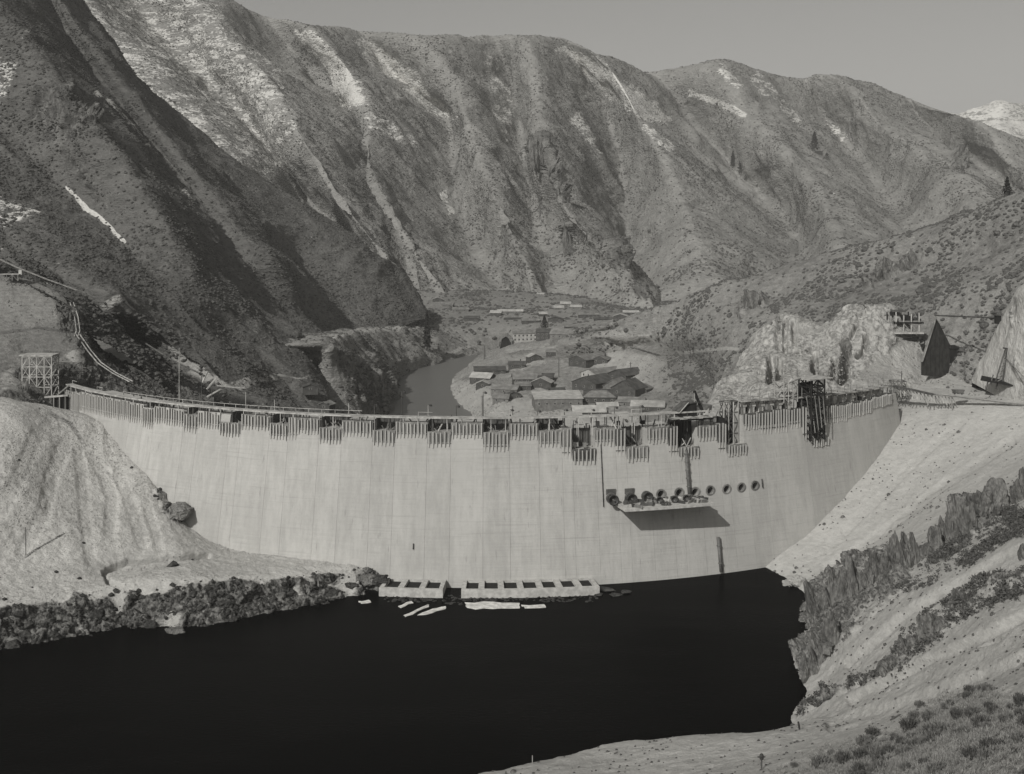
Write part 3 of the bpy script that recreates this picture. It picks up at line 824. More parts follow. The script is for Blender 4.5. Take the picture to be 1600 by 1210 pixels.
M['leaf_grey'] = plain_mat("grey_sage_leaf", 0.14, 0.4, 2.0, bump=0)
M['leaf_pale'] = plain_mat("dry_grass", 0.22, 0.3, 1.0, bump=0)
M['leaf_dark'] = plain_mat("dark_shrub_leaf", 0.05, 0.4, 2.0, bump=0)
M['needle'] = plain_mat("conifer_needle", 0.03, 0.4, 0.5, bump=0)
M['bark'] = plain_mat("grey_bark", 0.09, 0.3, 2.0)
M['bush_far'] = plain_mat("far_sagebrush", 0.085, 0.35, 0.05, bump=0)

# ------------------------------------------------------------------ the dam
AX, AY, AR, CREST = -12.0, 657.0, 227.0, 57.8
def rface(z):
    return AR + 10.0 * (1 - z / 57.0)
def arc(th, r, z):
    return (AX + r * math.sin(th), AY - r * math.cos(th), z)
def th_px(px, z=54.0, off=0.0):
    r = rface(z) + off
    lo, hi = -1.15, 1.15
    k = (px - 800.0) / F
    for _ in range(50):
        m = (lo + hi) / 2
        x, y, _z = arc(m, r, z)
        if x / y < k: lo = m
        else: hi = m
    return (lo + hi) / 2
def z_at(px, py, z0=53.0, off=0.0):
    z = z0
    for _ in range(4):
        th = th_px(px, z, off)
        D = AY - (rface(z) + off) * math.cos(th)
        z = CAMZ - (py - HY) * D / F
    return z
def vert_rot(th):
    return th           # turning about z so that local -y looks out of the face

dam = empty("concrete_dam", arc(0, AR, 0), 0, "curved pale concrete dam under construction across the canyon", "dam")
# blocks between the vertical joints: left px, right px, row of the top of the concrete, kind of crest
BLK = [
    (104, 128, 617, 0), (128, 205, 622, 0), (205, 226, 632, 0), (226, 243, 640, 1), (243, 289, 641, 0), (289, 311, 650, 1), (311, 360, 646, 0),
    (360, 378, 662, 1), (378, 423, 651, 0), (423, 452, 664, 1), (452, 500, 656, 0), (500, 535, 670, 1), (535, 583, 660, 0), (583, 618, 674, 1),
    (618, 668, 662, 0), (668, 705, 676, 1), (705, 755, 663, 0), (755, 796, 677, 1), (796, 841, 664, 0), (841, 877, 675, 1), (877, 893, 672, 0),
    (893, 929, 703, 2), (929, 960, 671, 0), (960, 976, 672, 0), (976, 1010, 700, 2), (1010, 1042, 670, 0), (1042, 1057, 668, 0), (1057, 1086, 700, 3), (1086, 1118, 667, 0),
    (1118, 1131, 664, 0), (1131, 1159, 696, 3), (1159, 1186, 648, 0), (1186, 1228, 643, 0), (1228, 1252, 641, 0), (1252, 1284, 690, 3), (1284, 1320, 634, 0), (1320, 1360, 628, 0), (1360, 1400, 620, 0),
]
def curved_block(t0, t1, zt, ri, nth=5, nz=10, zb=-8.0):
    V, Fc = [], []
    def idx(side, i, k): return side * (nth + 1) * (nz + 1) + i * (nz + 1) + k
    for side in (0, 1):
        for i in range(nth + 1):
            th = t0 + (t1 - t0) * i / nth
            for k in range(nz + 1):
                z = zb + (zt - zb) * k / nz
                V.append(arc(th, rface(z) if side == 0 else ri, z))
    for i in range(nth):
        for k in range(nz):
            Fc.append((idx(0, i, k), idx(0, i + 1, k), idx(0, i + 1, k + 1), idx(0, i, k + 1)))
            Fc.append((idx(1, i, k), idx(1, i, k + 1), idx(1, i + 1, k + 1), idx(1, i + 1, k)))
        Fc.append((idx(0, i, nz), idx(0, i + 1, nz), idx(1, i + 1, nz), idx(1, i, nz)))
        Fc.append((idx(0, i, 0), idx(1, i, 0), idx(1, i + 1, 0), idx(0, i + 1, 0)))
    for k in range(nz):
        Fc.append((idx(0, 0, k), idx(0, 0, k + 1), idx(1, 0, k + 1), idx(1, 0, k)))
        Fc.append((idx(0, nth, k), idx(1, nth, k), idx(1, nth, k + 1), idx(0, nth, k + 1)))
    return V, Fc
rs = random.Random(4)
OUT = [(954.8, 778.6), (983.8, 777.5), (1009.6, 775.4), (1032.6, 772.5), (1061, 770), (1086, 769), (1109.5, 766.8), (1135, 764.6), (1158, 762), (1179.4, 759.3)]
OUTP = []
for (x, y) in OUT:
    z = z_at(x, y, 28.0)
    OUTP.append((th_px(x, z), z))
blocks = []
for (x0, x1, yt, kd) in BLK:
    t0, t1 = th_px(x0) + 0.00012, th_px(x1) - 0.00012
    zt = min(z_at((x0 + x1) / 2, yt), 55.6)
    V, Fc = curved_block(t0, t1, zt, AR - 13.0)
    mb = MB(); mb.v, mb.f = V, Fc
    o = mb.build("concrete_block", M['concrete'], dam)
    blocks.append((o, t0, t1, zt, kd))
# the conduits are real holes in the face
for (o, t0, t1, zt, kd) in blocks:
    hs = [(th, z) for th, z in OUTP if t0 - 0.012 < th < t1 + 0.012]
    if not hs: continue
    cut = MB()
    for th, z in hs:
        cut.tube(arc(th, rface(z) + 2, z), arc(th, rface(z) - 5, z), 1.9, 20)
    c = cut.build("cutter", M['void'])
    md = o.modifiers.new("holes", 'BOOLEAN')
    md.operation = 'DIFFERENCE'
    md.object = c
    md.solver = 'EXACT'
    bpy.context.view_layer.update()
    dg = bpy.context.evaluated_depsgraph_get()
    me = bpy.data.meshes.new_from_object(o.evaluated_get(dg))
    o.modifiers.clear()
    o.data = me
    bpy.data.objects.remove(c, do_unlink=True)

def lathe(mb, c, axis, prof, n=22):
    """profile (radius, distance along axis) turned about an axis through c"""
    a = Vector(axis).normalized()
    x = a.cross(Vector((0, 0, 1))).normalized()
    y = x.cross(a)
    k = len(mb.v)
    for r, d in prof:
        for i in range(n):
            t = 2 * math.pi * i / n
            mb.v.append(tuple(Vector(c) + a * d + x * r * math.cos(t) + y * r * math.sin(t)))
    for j in range(len(prof) - 1):
        for i in range(n):
            i2 = (i + 1) % n
            mb.f.append((k + j * n + i, k + j * n + i2, k + (j + 1) * n + i2, k + (j + 1) * n + i))
for q, (th, z) in enumerate(OUTP):
    ax = (math.sin(th), -math.cos(th), 0)
    c = arc(th, rface(z), z)
    m = MB()
    lathe(m, c, ax, [(1.88, -0.6), (1.95, 0.0), (1.95, 0.3), (1.7, 0.34), (1.66, 0.1), (1.5, 0.08), (1.46, 0.36), (1.38, 0.36), (1.28, -0.5), (1.22, -1.2), (1.2, -4.8)])
    ring = m.build("conduit_mouth", M['plank_mid'] if q > 2 else M['steel'], dam, True)
    m = MB()
    lathe(m, c, ax, [(1.24, -3.6), (0.05, -3.6)])
    dark_end = m.build("dark_disc", M['void'], ring)  # black disc paints the darkness inside the conduit

def face_box(mb, th, z0, z1, w, d, off):
    """upright box on the face: width w, depth d standing out from offset off"""
    c0 = rface((z0 + z1) / 2) + off
    er = Vector((math.sin(th), -math.cos(th), 0)); et = Vector((math.cos(th), math.sin(th), 0))
    pts = []
    for z in (z0, z1):
        o_ = Vector((AX, AY, z)) + er * c0
        for a, b in ((-w / 2, 0), (w / 2, 0), (w / 2, d), (-w / 2, d)):
            pts.append(o_ + et * a + er * b)
    mb.quadbox(pts)

# form panels hung along the top of the face: left px, right px, top row, bottom row, shade
FORMS = [
    (106, 128, 612, 650, 2), (128, 205, 620, 650, 2), (205, 226, 630, 660, 2), (226, 243, 637, 668, 2), (243, 289, 637, 662, 2), (289, 311, 647, 674, 1),
    (311, 345, 643, 668, 2), (345, 378, 660, 680, 1), (378, 423, 648, 670, 1), (423, 452, 661, 685, 1), (452, 466, 652, 686, 2), (466, 500, 653, 676, 1), (500, 535, 668, 691, 1),
    (535, 583, 657, 680, 1), (583, 618, 672, 695, 1), (618, 668, 659, 682, 1), (668, 705, 674, 697, 1), (705, 755, 660, 683, 1), (755, 796, 675, 703, 1),
    (796, 841, 661, 685, 1), (841, 877, 672, 697, 1), (877, 893, 668, 718, 1), (893, 929, 701, 724, 0), (929, 960, 668, 695, 1), (960, 976, 669, 714, 0), (976, 1010, 697, 720, 1),
    (1010, 1042, 667, 691, 1), (1042, 1056, 665, 717, 0), (1057, 1088, 698, 716, 1), (1088, 1118, 664, 687, 1), (1118, 1131, 661, 712, 0), (1131, 1161, 694, 710, 1),
    (1161, 1186, 645, 669, 0), (1186, 1228, 640, 676, 0), (1228, 1249, 638, 668, 0), (1249, 1260, 634, 691, 0), (1262, 1287, 684, 697, 1), (1287, 1320, 632, 659, 0), (1320, 1360, 626, 648, 0), (1360, 1392, 617, 634, 0),
]
stud_me = None
nst = 0
for (x0, x1, y0, y1, sh) in FORMS:
    xm = (x0 + x1) / 2
    zt, zb = z_at(xm, y0), z_at(xm, y1)
    t0, t1 = th_px(x0), th_px(x1)
    m = MB()
    n = max(2, int((t1 - t0) * AR / 4))
    for i in range(n):
        a, b = t0 + (t1 - t0) * i / n, t0 + (t1 - t0) * (i + 1) / n
        face_box(m, (a + b) / 2, zb, zt, (b - a) * AR * 1.02, 0.12, 0.10)
    for zz in (zb + (zt - zb) * 0.22, zb + (zt - zb) * 0.7):
        for i in range(n):
            a, b = t0 + (t1 - t0) * i / n, t0 + (t1 - t0) * (i + 1) / n
            face_box(m, (a + b) / 2, zz - 0.12, zz + 0.12, (b - a) * AR, 0.16, 0.22)
    panel = m.build("form_panel", (M['plank_dark'], M['plank_mid'], M['stud'])[sh], dam)  # darker boards paint in the shadow gaps between the studs
    KIDS.setdefault(panel.name, [])
    ns = max(2, int(round((t1 - t0) * AR / 1.32)))
    for i in range(ns):
        if nst >= 300: break
        th = t0 + (t1 - t0) * (i + 0.5) / ns
        if stud_me is None:
            sm = MB().box((0, -0.22, 0.5), (0.34, 0.44, 1.0))
            so_ = sm.build("stud", M['stud']); stud_me = so_.data; bpy.data.objects.remove(so_)
        st = link_mesh("stud", stud_me, panel)
        zz0, zz1 = zb - rs.uniform(0.1, 0.7), zt + rs.uniform(-0.8, 0.15)
        p = Vector(arc(th, rface((zz0 + zz1) / 2) + 0.40, zz0))
        st.location = p
        st.rotation_euler = (0, rs.uniform(-0.02, 0.02), th)
        st.scale = (rs.uniform(0.85, 1.25), rs.uniform(0.8, 1.3), zz1 - zz0)
        nst += 1
print("studs", nst)
# dark backing and sides added to put shade into the low recesses
for (o, t0, t1, zt, kd) in blocks:
    if kd == 0: continue
    m = MB()
    th = (t0 + t1) / 2
    w = (t1 - t0) * AR
    top = min(56.4, zt + (4.0 if kd == 1 else 6.5 if kd == 2 else 10.0))
    face_box(m, th, zt - 0.05, top, w * 0.96, 0.3, -7.0 if kd != 3 else -3.5)
    nb = 4
    for i in range(nb + 1):
        t = t0 + (t1 - t0) * (0.06 + 0.88 * i / nb)
        face_box(m, t, zt - 0.05, top + rs.uniform(-0.5, 1.2), 0.3, 0.35, (-6.7 if kd != 3 else -3.2))
    if kd != 2:
        face_box(m, t0 + 0.0016, zt - 0.05, top, 0.25, 6.0, -6.6)
    m.build("shade_backing", M['plank_dark'] if kd != 3 else M['black'], dam)
    m = MB()
    for i in range(7):
        t = t0 + (t1 - t0) * rs.uniform(0.1, 0.9)
        r0 = rs.uniform(-6, -1)
        a = Vector(arc(t, rface(zt) + r0, zt - 0.05)); b = Vector(arc(t + rs.uniform(-0.012, 0.012), rface(zt) + r0 - rs.uniform(-1, 2), zt + rs.uniform(1, 3.5)))
        m.beam(a, b, 0.28)
    m.build("form_prop", M['plank_mid'] if kd != 3 else M['timber'], dam)
def CR2(x):
    return 60.0 - (x - 1160) / 236.0 * 2.2
# pier stubs and openings of the crest at the right end
for i in range(16):
    x = 1166 + i * 14.3
    if 1240 < x < 1292: continue
    th = th_px(x)
    zb_ = z_at(x, 645 - (x - 1160) * 0.12)
    m = MB()
    face_box(m, th, zb_ - 1.0, CR2(x) - 0.6, 1.5, 2.4, -3.4)
    face_box(m, th, CR2(x) - 2.2, CR2(x) - 1.4, 2.6, 2.9, -3.5)
    m.build("crest_pier", M['ledge'], dam)
m = MB()
for i in range(30):
    x = 1162 + i * 7.8
    if 1250 < x < 1284: continue
    th = th_px(x)
    face_box(m, th, 52.5, CR2(x) - 0.5, 1.98, 0.3, -6.5)
m.build("shade_backing", M['black'], dam)  # black backing added for the dark of the crest openings

# raking braces and standing posts that crowd the top of the forms
for (x0, x1, y0, y1, sh) in FORMS:
    busy = x0 > 860
    for k in range(1 + int((x1 - x0) / (11 if busy else 24))):
        x = x0 + (x1 - x0) * rs.random()
        th = th_px(x)
        zt = z_at(x, y0)
        r0 = rs.uniform(-5, 0.2)
        hgt = rs.uniform(1.5, 4.6) if busy else rs.uniform(0.8, 2.6)
        a = Vector(arc(th, AR + r0, zt - 1.0)); b = Vector(arc(th + rs.uniform(-0.012, 0.012), AR + r0 + rs.uniform(-1.5, 1.5), zt + hgt))
        m = MB().beam(a, b, rs.uniform(0.22, 0.42))
        if busy and k % 2:
            m.box((a[0], a[1], zt + 0.9), (rs.uniform(0.8, 2.4), 1.2, rs.uniform(0.8, 2.0)), th)
        m.build("form_prop", rs.choice([M['black'], M['plank_dark'], M['plank_mid'], M['timber']]), dam)
# pipes and cables on the face
def face_pipe(name, px, y0, y1, r, mat, label, cat, collars=0):
    za, zb_ = z_at(px, y0), z_at(px, y1, 25.0)
    th = th_px(px, (za + zb_) / 2)
    root = empty(name, arc(th, rface(zb_) + 0.6, zb_), 0, label, cat)
    off = r + 0.25
    m = MB().tube(arc(th, rface(za) + off, za), arc(th, rface(zb_) + off, zb_), r, 12)
    m.build("pipe", mat, root, True)
    for k in range(collars):
        z = zb_ + (za - zb_) * (k + 0.5) / collars
        mm = MB().tube(arc(th, rface(z + 0.2) + off, z + 0.2), arc(th, rface(z - 0.2) + off, z - 0.2), r * 1.35, 12)
        mm.build("collar", mat, root)
    return root
face_pipe("drain_pipe", 1073, 702, 779, 0.62, M['steel'], "grey pipe with collars hanging down to the outlet platform", "pipe", 6)
face_pipe("drain_pipe", 1122.5, 838, 893, 0.62, M['steel'], "grey pipe at the foot of the dam near its right corner", "pipe", 2)
face_pipe("plumb_cable", 940.5, 694, 792, 0.14, M['iron'], "thin dark cable with weights left of the outlets", "cable", 4)
face_pipe("level_staff", 1190, 748, 762, 0.2, M['iron'], "short dark staff right of the last outlet", "staff", 1)
face_pipe("level_staff", 646, 849, 858, 0.18, M['iron'], "short dark marker low on the left of the dam face", "staff", 0)

# outlet platform with its timber clutter
RO = 11.0
pz = z_at(1045, 792, 25.0, RO)
t0, t1 = th_px(977, pz, RO), th_px(1117, pz, RO)
plat = empty("outlet_platform", arc((t0 + t1) / 2, rface(pz) + 5, pz - 3), 0, "concrete shelf jutting out under the row of outlets", "platform")
m = MB()
n = 14
def psec(th, r, z): return arc(th, rface(pz) + r, z)
for i in range(n):
    a, b = t0 + (t1 - t0) * i / n, t0 + (t1 - t0) * (i + 1) / n - 0.0002
    m.quadbox([psec(a, -0.6, pz - 1.5), psec(a, RO, pz - 0.9), psec(b, RO, pz - 0.9), psec(b, -0.6, pz - 1.5),
               psec(a, -0.6, pz), psec(a, RO, pz), psec(b, RO, pz), psec(b, -0.6, pz)])
m.build("slab", M['ledge'], plat)
for i in range(44):
    th = t0 + (t1 - t0) * (0.06 + 0.9 * rs.random())
    r0 = rs.uniform(1.2, RO - 0.8)
    m = MB()
    if i % 3 == 0:
        m.box(psec(th, r0, pz + 0.55), (rs.uniform(0.8, 2.0), rs.uniform(0.6, 1.2), 1.1), rs.uniform(0, 3))
        nm, mt, lb = "timber_crate", rs.choice([M['plank_dark'], M['timber'], M['iron']]), "crate among the timber lying on the outlet platform"
    else:
        a = Vector(psec(th, r0, pz + 0.18)); an = rs.uniform(0, 3.1); L = rs.uniform(1.2, 2.6)
        for k in range(3):
            dz = Vector((0.1 * k, 0.2 * k, 0.3 * k))
            m.beam(a - Vector((math.cos(an), math.sin(an), 0)) * L + dz, a + Vector((math.cos(an), math.sin(an), 0.1)) * L + dz, 0.3)
        nm, mt, lb = "timber_pile", rs.choice([M['plank_dark'], M['timber'], M['plank_mid'], M['iron']]), "loose timber lying on the outlet platform"
    tn = {"dark_form_boards": "dark", "weathered_timber": "pale", "grey_form_boards": "grey", "dark_iron": "black"}[mt.name]
    sd_ = "left half" if th < (t0 + t1) / 2 else "right half"
    lb = tn + " " + lb.replace("the outlet platform", "the %s of the outlet platform" % sd_)
    tag(m.build(nm, mt), lb, "crate" if nm == "timber_crate" else "timber", "clutter on the outlet platform")
# three dark bell moulds standing out of the left conduits, more lying on the shelf
for q in range(3):
    th, z = OUTP[q]
    ax = Vector((math.sin(th), -math.cos(th), 0))
    c = Vector(arc(th, rface(z), z))
    L = (3.4, 3.0, 2.2)[q]
    root = empty("bell_mould", c + ax * L - Vector((0, 0, 2)), 0,
                 ("dark bell mould sticking out of the leftmost outlet", "dark bell mould with a square board behind it in the second outlet", "short dark bell mould at the left edge of the platform shelf")[q], "mould")
    m = MB(); lathe(m, c, ax, [(0.6, 0.62), (1.45, 0.64), (1.5, L * 0.6), (1.95, L), (1.6, L), (1.2, L * 0.7), (0.55, L * 0.62), (0.05, L * 0.62)])
    m.build("shell", M['iron'], root, True)
    m = MB().tube(c + ax * L * 0.6, c + ax * (L + 0.5), 0.3, 10); m.build("core", M['steel'], root)
    if q < 2:
        m = MB(); face_box(m, th, z + 1.2, z + 3.2, 3.6, 0.2, 0.15); m.build("backing_board", M['plank_dark'], root)
for q, (x, y) in enumerate([(1044, 781), (1022, 781), (1062, 780)]):
    th = th_px(x, pz)
    c = Vector(psec(th, 5.0, pz + 1.35))
    ax = Vector((math.sin(th - 0.3), -math.cos(th - 0.3), 0))
    m = MB(); lathe(m, c, ax, [(0.05, 0), (1.0, 0), (1.0, 1.2), (1.3, 1.8), (1.0, 1.8), (0.8, 1.1), (0.05, 1.0)])
    tag(m.build("bell_casting", M['iron'], None, True), ("dark round casting on the platform in the middle of the row", "dark round casting on the platform below the fourth outlet", "dark round casting on the platform beside the hanging pipe")[q], "casting")

# ------------------------------------------------------------------ trash rack ledges at the water line
def ledge(px0, px1, nb, label):
    z1 = 2.9
    t0, t1 = th_px(px0, 0.5, 7), th_px(px1, 0.5, 7)
    root = empty("intake_ledge", arc((t0 + t1) / 2, rface(0) + 6, 0), 0, label, "ledge")
    R0, R1 = rface(2) - 0.2, rface(0) + 11.5
    def Q(th, r, z): return arc(th, r, z)
    def ring(a, b, r0, r1, z0, zz, mb, k=1):
        for i in range(k):
            u, v = a + (b - a) * i / k, a + (b - a) * (i + 1) / k
            mb.quadbox([Q(u, r1, z0), Q(v, r1, z0), Q(v, r0, z0), Q(u, r0, z0), Q(u, r1, zz), Q(v, r1, zz), Q(v, r0, zz), Q(u, r0, zz)])
    m = MB(); ring(t0, t1, R1 - 1.3, R1, -1.5, z1, m, nb); m.build("front_wall", M['ledge'], root)
    m = MB(); ring(t0, t1, R0, R0 + 1.1, -1.5, z1 - 0.3, m, nb); m.build("back_wall", M['ledge'], root)
    m = MB(); ring(t0 + 0.001, t1 - 0.001, R0 + 1.1, R1 - 1.3, -2.5, 1.9, m, nb); m.build("bay_fill", M['void'], root)  # near-black block fills the bays almost to the rim
    for i in range(nb + 1):
        th = t0 + (t1 - t0) * i / nb
        hw = 0.0042
        a, b = (th, th + hw * 1.4) if i == 0 else (th - hw * 1.4, th) if i == nb else (th - hw, th + hw)
        m = MB(); ring(a, b, R0 + 1.1, R1 - 1.3, -1.5, z1 - 0.004, m); m.build("divider", M['ledge'], root)
    return root
ledge(597, 694, 3, "shorter concrete ledge with three open bays at the foot of the dam")
ledge(722, 932, 7, "longer concrete ledge with seven open bays at the foot of the dam")

# ------------------------------------------------------------------ timber walkway along the crest
def crest_pt(px, z, off):
    th = th_px(px, 54.0, off)
    return th
walk = empty("timber_walkway", arc(0, AR + 0.5, 52), 0, "long pale timber walkway on posts along the crest of the dam", "walkway")
tA, tB = th_px(104), th_px(1112)
nseg = 56
for i in range(nseg):
    a, b = tA + (tB - tA) * i / nseg, tA + (tB - tA) * (i + 1) / nseg - 0.0002
    z = CREST
    m = MB()
    r0, r1 = AR - 2.2, AR + 0.9
    m.quadbox([arc(a, r1, z - 0.5), arc(b, r1, z - 0.5), arc(b, r0, z - 0.5), arc(a, r0, z - 0.5), arc(a, r1, z), arc(b, r1, z), arc(b, r0, z), arc(a, r0, z)])
    m.build("deck_section", M['timber'], walk)
    m = MB()
    m.beam(arc(a + 0.001, AR + 0.5, 50.5), arc(a + 0.001, AR + 0.5, z - 0.5), 0.28)
    m.beam(arc(a + 0.001, AR - 1.9, 50.5), arc(a + 0.001, AR - 1.9, z - 0.5), 0.28)
    m.build("post", M['timber'] if i % 3 else M['plank_dark'], walk)
    if 8 < i < 30 or i % 5 == 0:
        m = MB()
        m.beam(arc(a, AR - 2.0, z), arc(a, AR - 2.0, z + 1.3), 0.16)
        m.beam(arc(a, AR - 2.0, z + 1.3), arc(b, AR - 2.0, z + 1.3), 0.16)
        m.build("handrail", M['timber'], walk)
walk2 = empty("timber_walkway", arc(th_px(1290), AR, 52), 0, "dark-edged timber walkway on the right end of the dam crest", "walkway")
tA, tB = th_px(1160), th_px(1396)
nseg = 22
for i in range(nseg):
    a, b = tA + (tB - tA) * i / nseg, tA + (tB - tA) * (i + 1) / nseg - 0.0002
    z = CR2(1160 + 236 * i / nseg) + 0.1
    r0, r1 = AR - 3.2, AR + 0.3
    m = MB()
    m.quadbox([arc(a, r1, z - 0.4), arc(b, r1, z - 0.4), arc(b, r0, z - 0.4), arc(a, r0, z - 0.4), arc(a, r1, z), arc(b, r1, z), arc(b, r0, z), arc(a, r0, z)])
    m.build("deck_section", M['plank_mid'] if i % 2 else M['timber'], walk2)
    m = MB()
    m.beam(arc(a, AR - 0.1, z), arc(a, AR - 0.1, z + rs.uniform(1.4, 4.5)), 0.2)
    if i % 2: m.beam(arc(a, AR - 0.2, z + 1.3), arc(b, AR - 0.2, z + 1.3), 0.16)
    m.build("handrail", M['plank_mid'], walk2)
    m = MB().beam(arc(a, AR - 0.2, 51), arc(a, AR - 0.2, z - 0.4), 0.3); m.build("post", M['plank_dark'], walk2)

# lamp poles along the walkway
lp = None
ORD = ['first', 'second', 'third', 'fourth', 'fifth', 'sixth', 'seventh', 'eighth', 'ninth', 'tenth', 'eleventh', 'twelfth', 'thirteenth', 'fourteenth', 'fifteenth', 'sixteenth', 'seventeenth', 'eighteenth', 'nineteenth']
LX = sorted([429, 470, 509, 545, 585, 628, 669, 713, 755, 797, 840, 882, 924, 960, 1000, 280, 315, 331, 384])
for i, (x, ytop) in enumerate([(429, 624), (470, 640), (509, 630), (545, 630), (585, 632), (628, 611), (669, 632), (713, 634), (755, 612), (797, 640), (840, 642), (882, 640), (924, 640), (960, 636), (1000, 634), (280, 541), (315, 585), (331, 600), (384, 612)]):
    zt = z_at(x, ytop, 57, -3.0)
    th = th_px(x, 57, -3.0)
    base = arc(th, AR - 3.0, CREST - 4.0)
    h = max(3.0, zt - base[2])
    r = empty("lamp_pole", base, 0, "thin timber lamp pole behind the crest walkway, %s from the left end" % ORD[LX.index(x)], "pole", "poles along the dam crest")
    MB().tube(base, (base[0], base[1], base[2] + h), 0.17, 6, 0.12).build("pole", M['plank_dark'] if i % 3 else M['timber'], r)
    m = MB().tube((base[0], base[1], base[2] + h), (base[0] + 0.9, base[1] - 0.3, base[2] + h + 0.25), 0.09, 6)
    m.build("arm", M['iron'], r)
    m = MB(); lathe(m, (base[0] + 0.9, base[1] - 0.3, base[2] + h), (0, 0.001, -1), [(0.1, -0.3), (0.55, 0.15), (0.5, 0.5), (0.05, 0.6)], 10)
    m.build("lamp_shade", M['iron'], r)

# ------------------------------------------------------------------ lattice towers and scaffolds
def lattice(root, x0, x1, y0, y1, z0, z1, nlev, w, mat, mat2=None, nx=2, lean=(0, 0), rz=0.0, c=None):
    mat2 = mat2 or mat
    cx, cy = c or ((x0 + x1) / 2, (y0 + y1) / 2)
    def R(x, y, z):
        k = (z - z0) / max(1e-6, z1 - z0)
        dx, dy = x - cx, y - cy
        return (cx + dx * math.cos(rz) - dy * math.sin(rz) + lean[0] * k, cy + dx * math.sin(rz) + dy * math.cos(rz) + lean[1] * k, z)
    xs = [x0 + (x1 - x0) * i / (nx - 1) for i in range(nx)]
    for x in xs:
        for y in (y0, y1):
            MB().beam(R(x, y, z0), R(x, y, z1), w).build("leg", mat, root)
    for k in range(nlev):
        za, zb_ = z0 + (z1 - z0) * k / nlev, z0 + (z1 - z0) * (k + 1) / nlev
        m = MB()
        for y in (y0, y1):
            m.beam(R(x0, y, zb_), R(x1, y, zb_), w * 0.9)
            for i in range(nx - 1):
                a, b = (xs[i], xs[i + 1]) if (i + k) % 2 else (xs[i + 1], xs[i])
                m.beam(R(a, y, za), R(b, y, zb_), w * 0.65)
        for x in (x0, x1):
            m.beam(R(x, y0, zb_), R(x, y1, zb_), w * 0.9)
            m.beam(R(x, y0, za), R(x, y1, zb_), w * 0.65)
        m.build("bracing", mat2, root)

# dark hoist tower in the gap near the right end
th = th_px(1267, 54)
c = arc(th, AR + 1.0, 42)
tow = empty("hoist_tower", c, 0, "tall black timber hoist tower rising through the right crest", "tower")
lattice(tow, c[0] - 3.8, c[0] + 3.8, c[1] - 3.0, c[1] + 3.2, z_at(1267, 688), 66.4, 8, 0.5, M['black'], M['black'], 3, rz=th)
m = MB()
for i in range(7):
    face_box(m, th + (i - 3) * 0.0052, z_at(1267, 688), 64.5, 1.15, 0.2, -3.6)
m.build("cladding_board", M['black'], tow)
MB().box((c[0] + 0.5, c[1] - 0.2, 66.7), (13.0, 8.4, 0.35), th).build("top_deck", M['timber'], tow)
for k in range(5):
    MB().beam((c[0] - 3 + k * 1.6, c[1] - 3.6, 60), (c[0] - 1 + k * 1.3, c[1] - 3.9, 45 + k), 0.28).build("diagonal_plank", M['plank_mid'], tow)
th = th_px(1238, 54)
c = arc(th, AR - 2.0, 54)
sc = empty("timber_scaffold", c, 0, "pale open timber scaffold beside the black hoist tower", "scaffold")
lattice(sc, c[0] - 4.2, c[0] + 3.0, c[1] - 2.5, c[1] + 2.5, CREST + 0.1, 65.6, 3, 0.3, M['timber'], M['timber'], 4, rz=th)
MB().beam((c[0] - 4.6, c[1] - 2.6, 60.5), (c[0] + 1.0, c[1] - 2.9, 67.2), 0.4).build("rafter", M['timber'], sc)
MB().beam((c[0] - 3.6, c[1] - 2.7, 64.0), (c[0] + 4.6, c[1] - 2.7, 67.3), 0.3).build("rafter", M['plank_dark'], sc)
MB().box((c[0] - 0.5, c[1], 61.2), (7.2, 5.0, 0.3), th).build("deck", M['plank_dark'], sc)

# hoist house, derrick mast and platform over the middle gap
th = th_px(1076, 54)
c = arc(th, AR - 1.5, 55.9)
hh = empty("hoist_house", c, 0, "small black hoist house with a sloping roof on the dam crest", "shed")
def L(dx, dy, z, c=c, th=th):
    return (c[0] + dx * math.cos(th) - dy * math.sin(th), c[1] + dx * math.sin(th) + dy * math.cos(th), z)
m = MB(); m.prism([L(-3.6, -2, 56.1), L(3.4, -2, 56.1), L(3.4, -2, 60.6), L(-0.6, -2, 60.4), L(-3.6, -2, 58.2)], Vector(L(0, 2, 0)) - Vector(L(0, -2, 0)))
m.build("wall", M['black'], hh)
m = MB(); m.prism([L(-4.4, -2.5, 57.8), L(-0.6, -2.5, 60.6), L(3.8, -2.5, 60.85), L(3.8, -2.5, 61.1), L(-0.7, -2.5, 60.9), L(-4.5, -2.5, 58.1)], Vector(L(0, 2.5, 0)) - Vector(L(0, -2.5, 0)))
m.build("roof", M['plank_dark'], hh)
MB().beam(L(-4.2, -2.7, 57.5), L(-0.4, -2.7, 61.2), 0.25).build("rail", M['timber'], hh)
pf = empty("working_platform", L(0, -1, 54.9), 0, "ragged plank platform below the black hoist house", "platform")
for i in range(11):
    x = -7.6 + i * 1.55
    MB().box(L(x, -2.6 + 0.3 * math.sin(i * 2.1), 55.75 + 0.13 * math.sin(i * 1.7)), (1.5, 5.5 + math.sin(i * 3.0) * 0.8, 0.3), th + 0.03 * math.sin(i)).build("plank", M['timber'] if i % 3 else M['plank_mid'], pf)
    MB().box(L(x, -3.2 + 0.3 * math.cos(i), 55.2), (1.5, 3.2, 0.7), th).build("joist", M['black'], pf)
dk = empty("derrick", L(5, 0, 56), 0, "leaning black derrick mast beside the hoist house", "derrick")
MB().beam(L(2.9, -1, 65.0), L(6.3, -1, 57.2), 0.85).build("mast", M['black'], dk)
MB().beam(L(2.6, -1.2, 56.2), L(2.9, -1.2, 64.6), 0.35).build("leg", M['timber'], dk)
MB().beam(L(4.3, 1.2, 56.2), L(3.1, -0.6, 63.8), 0.3).build("leg", M['plank_mid'], dk)
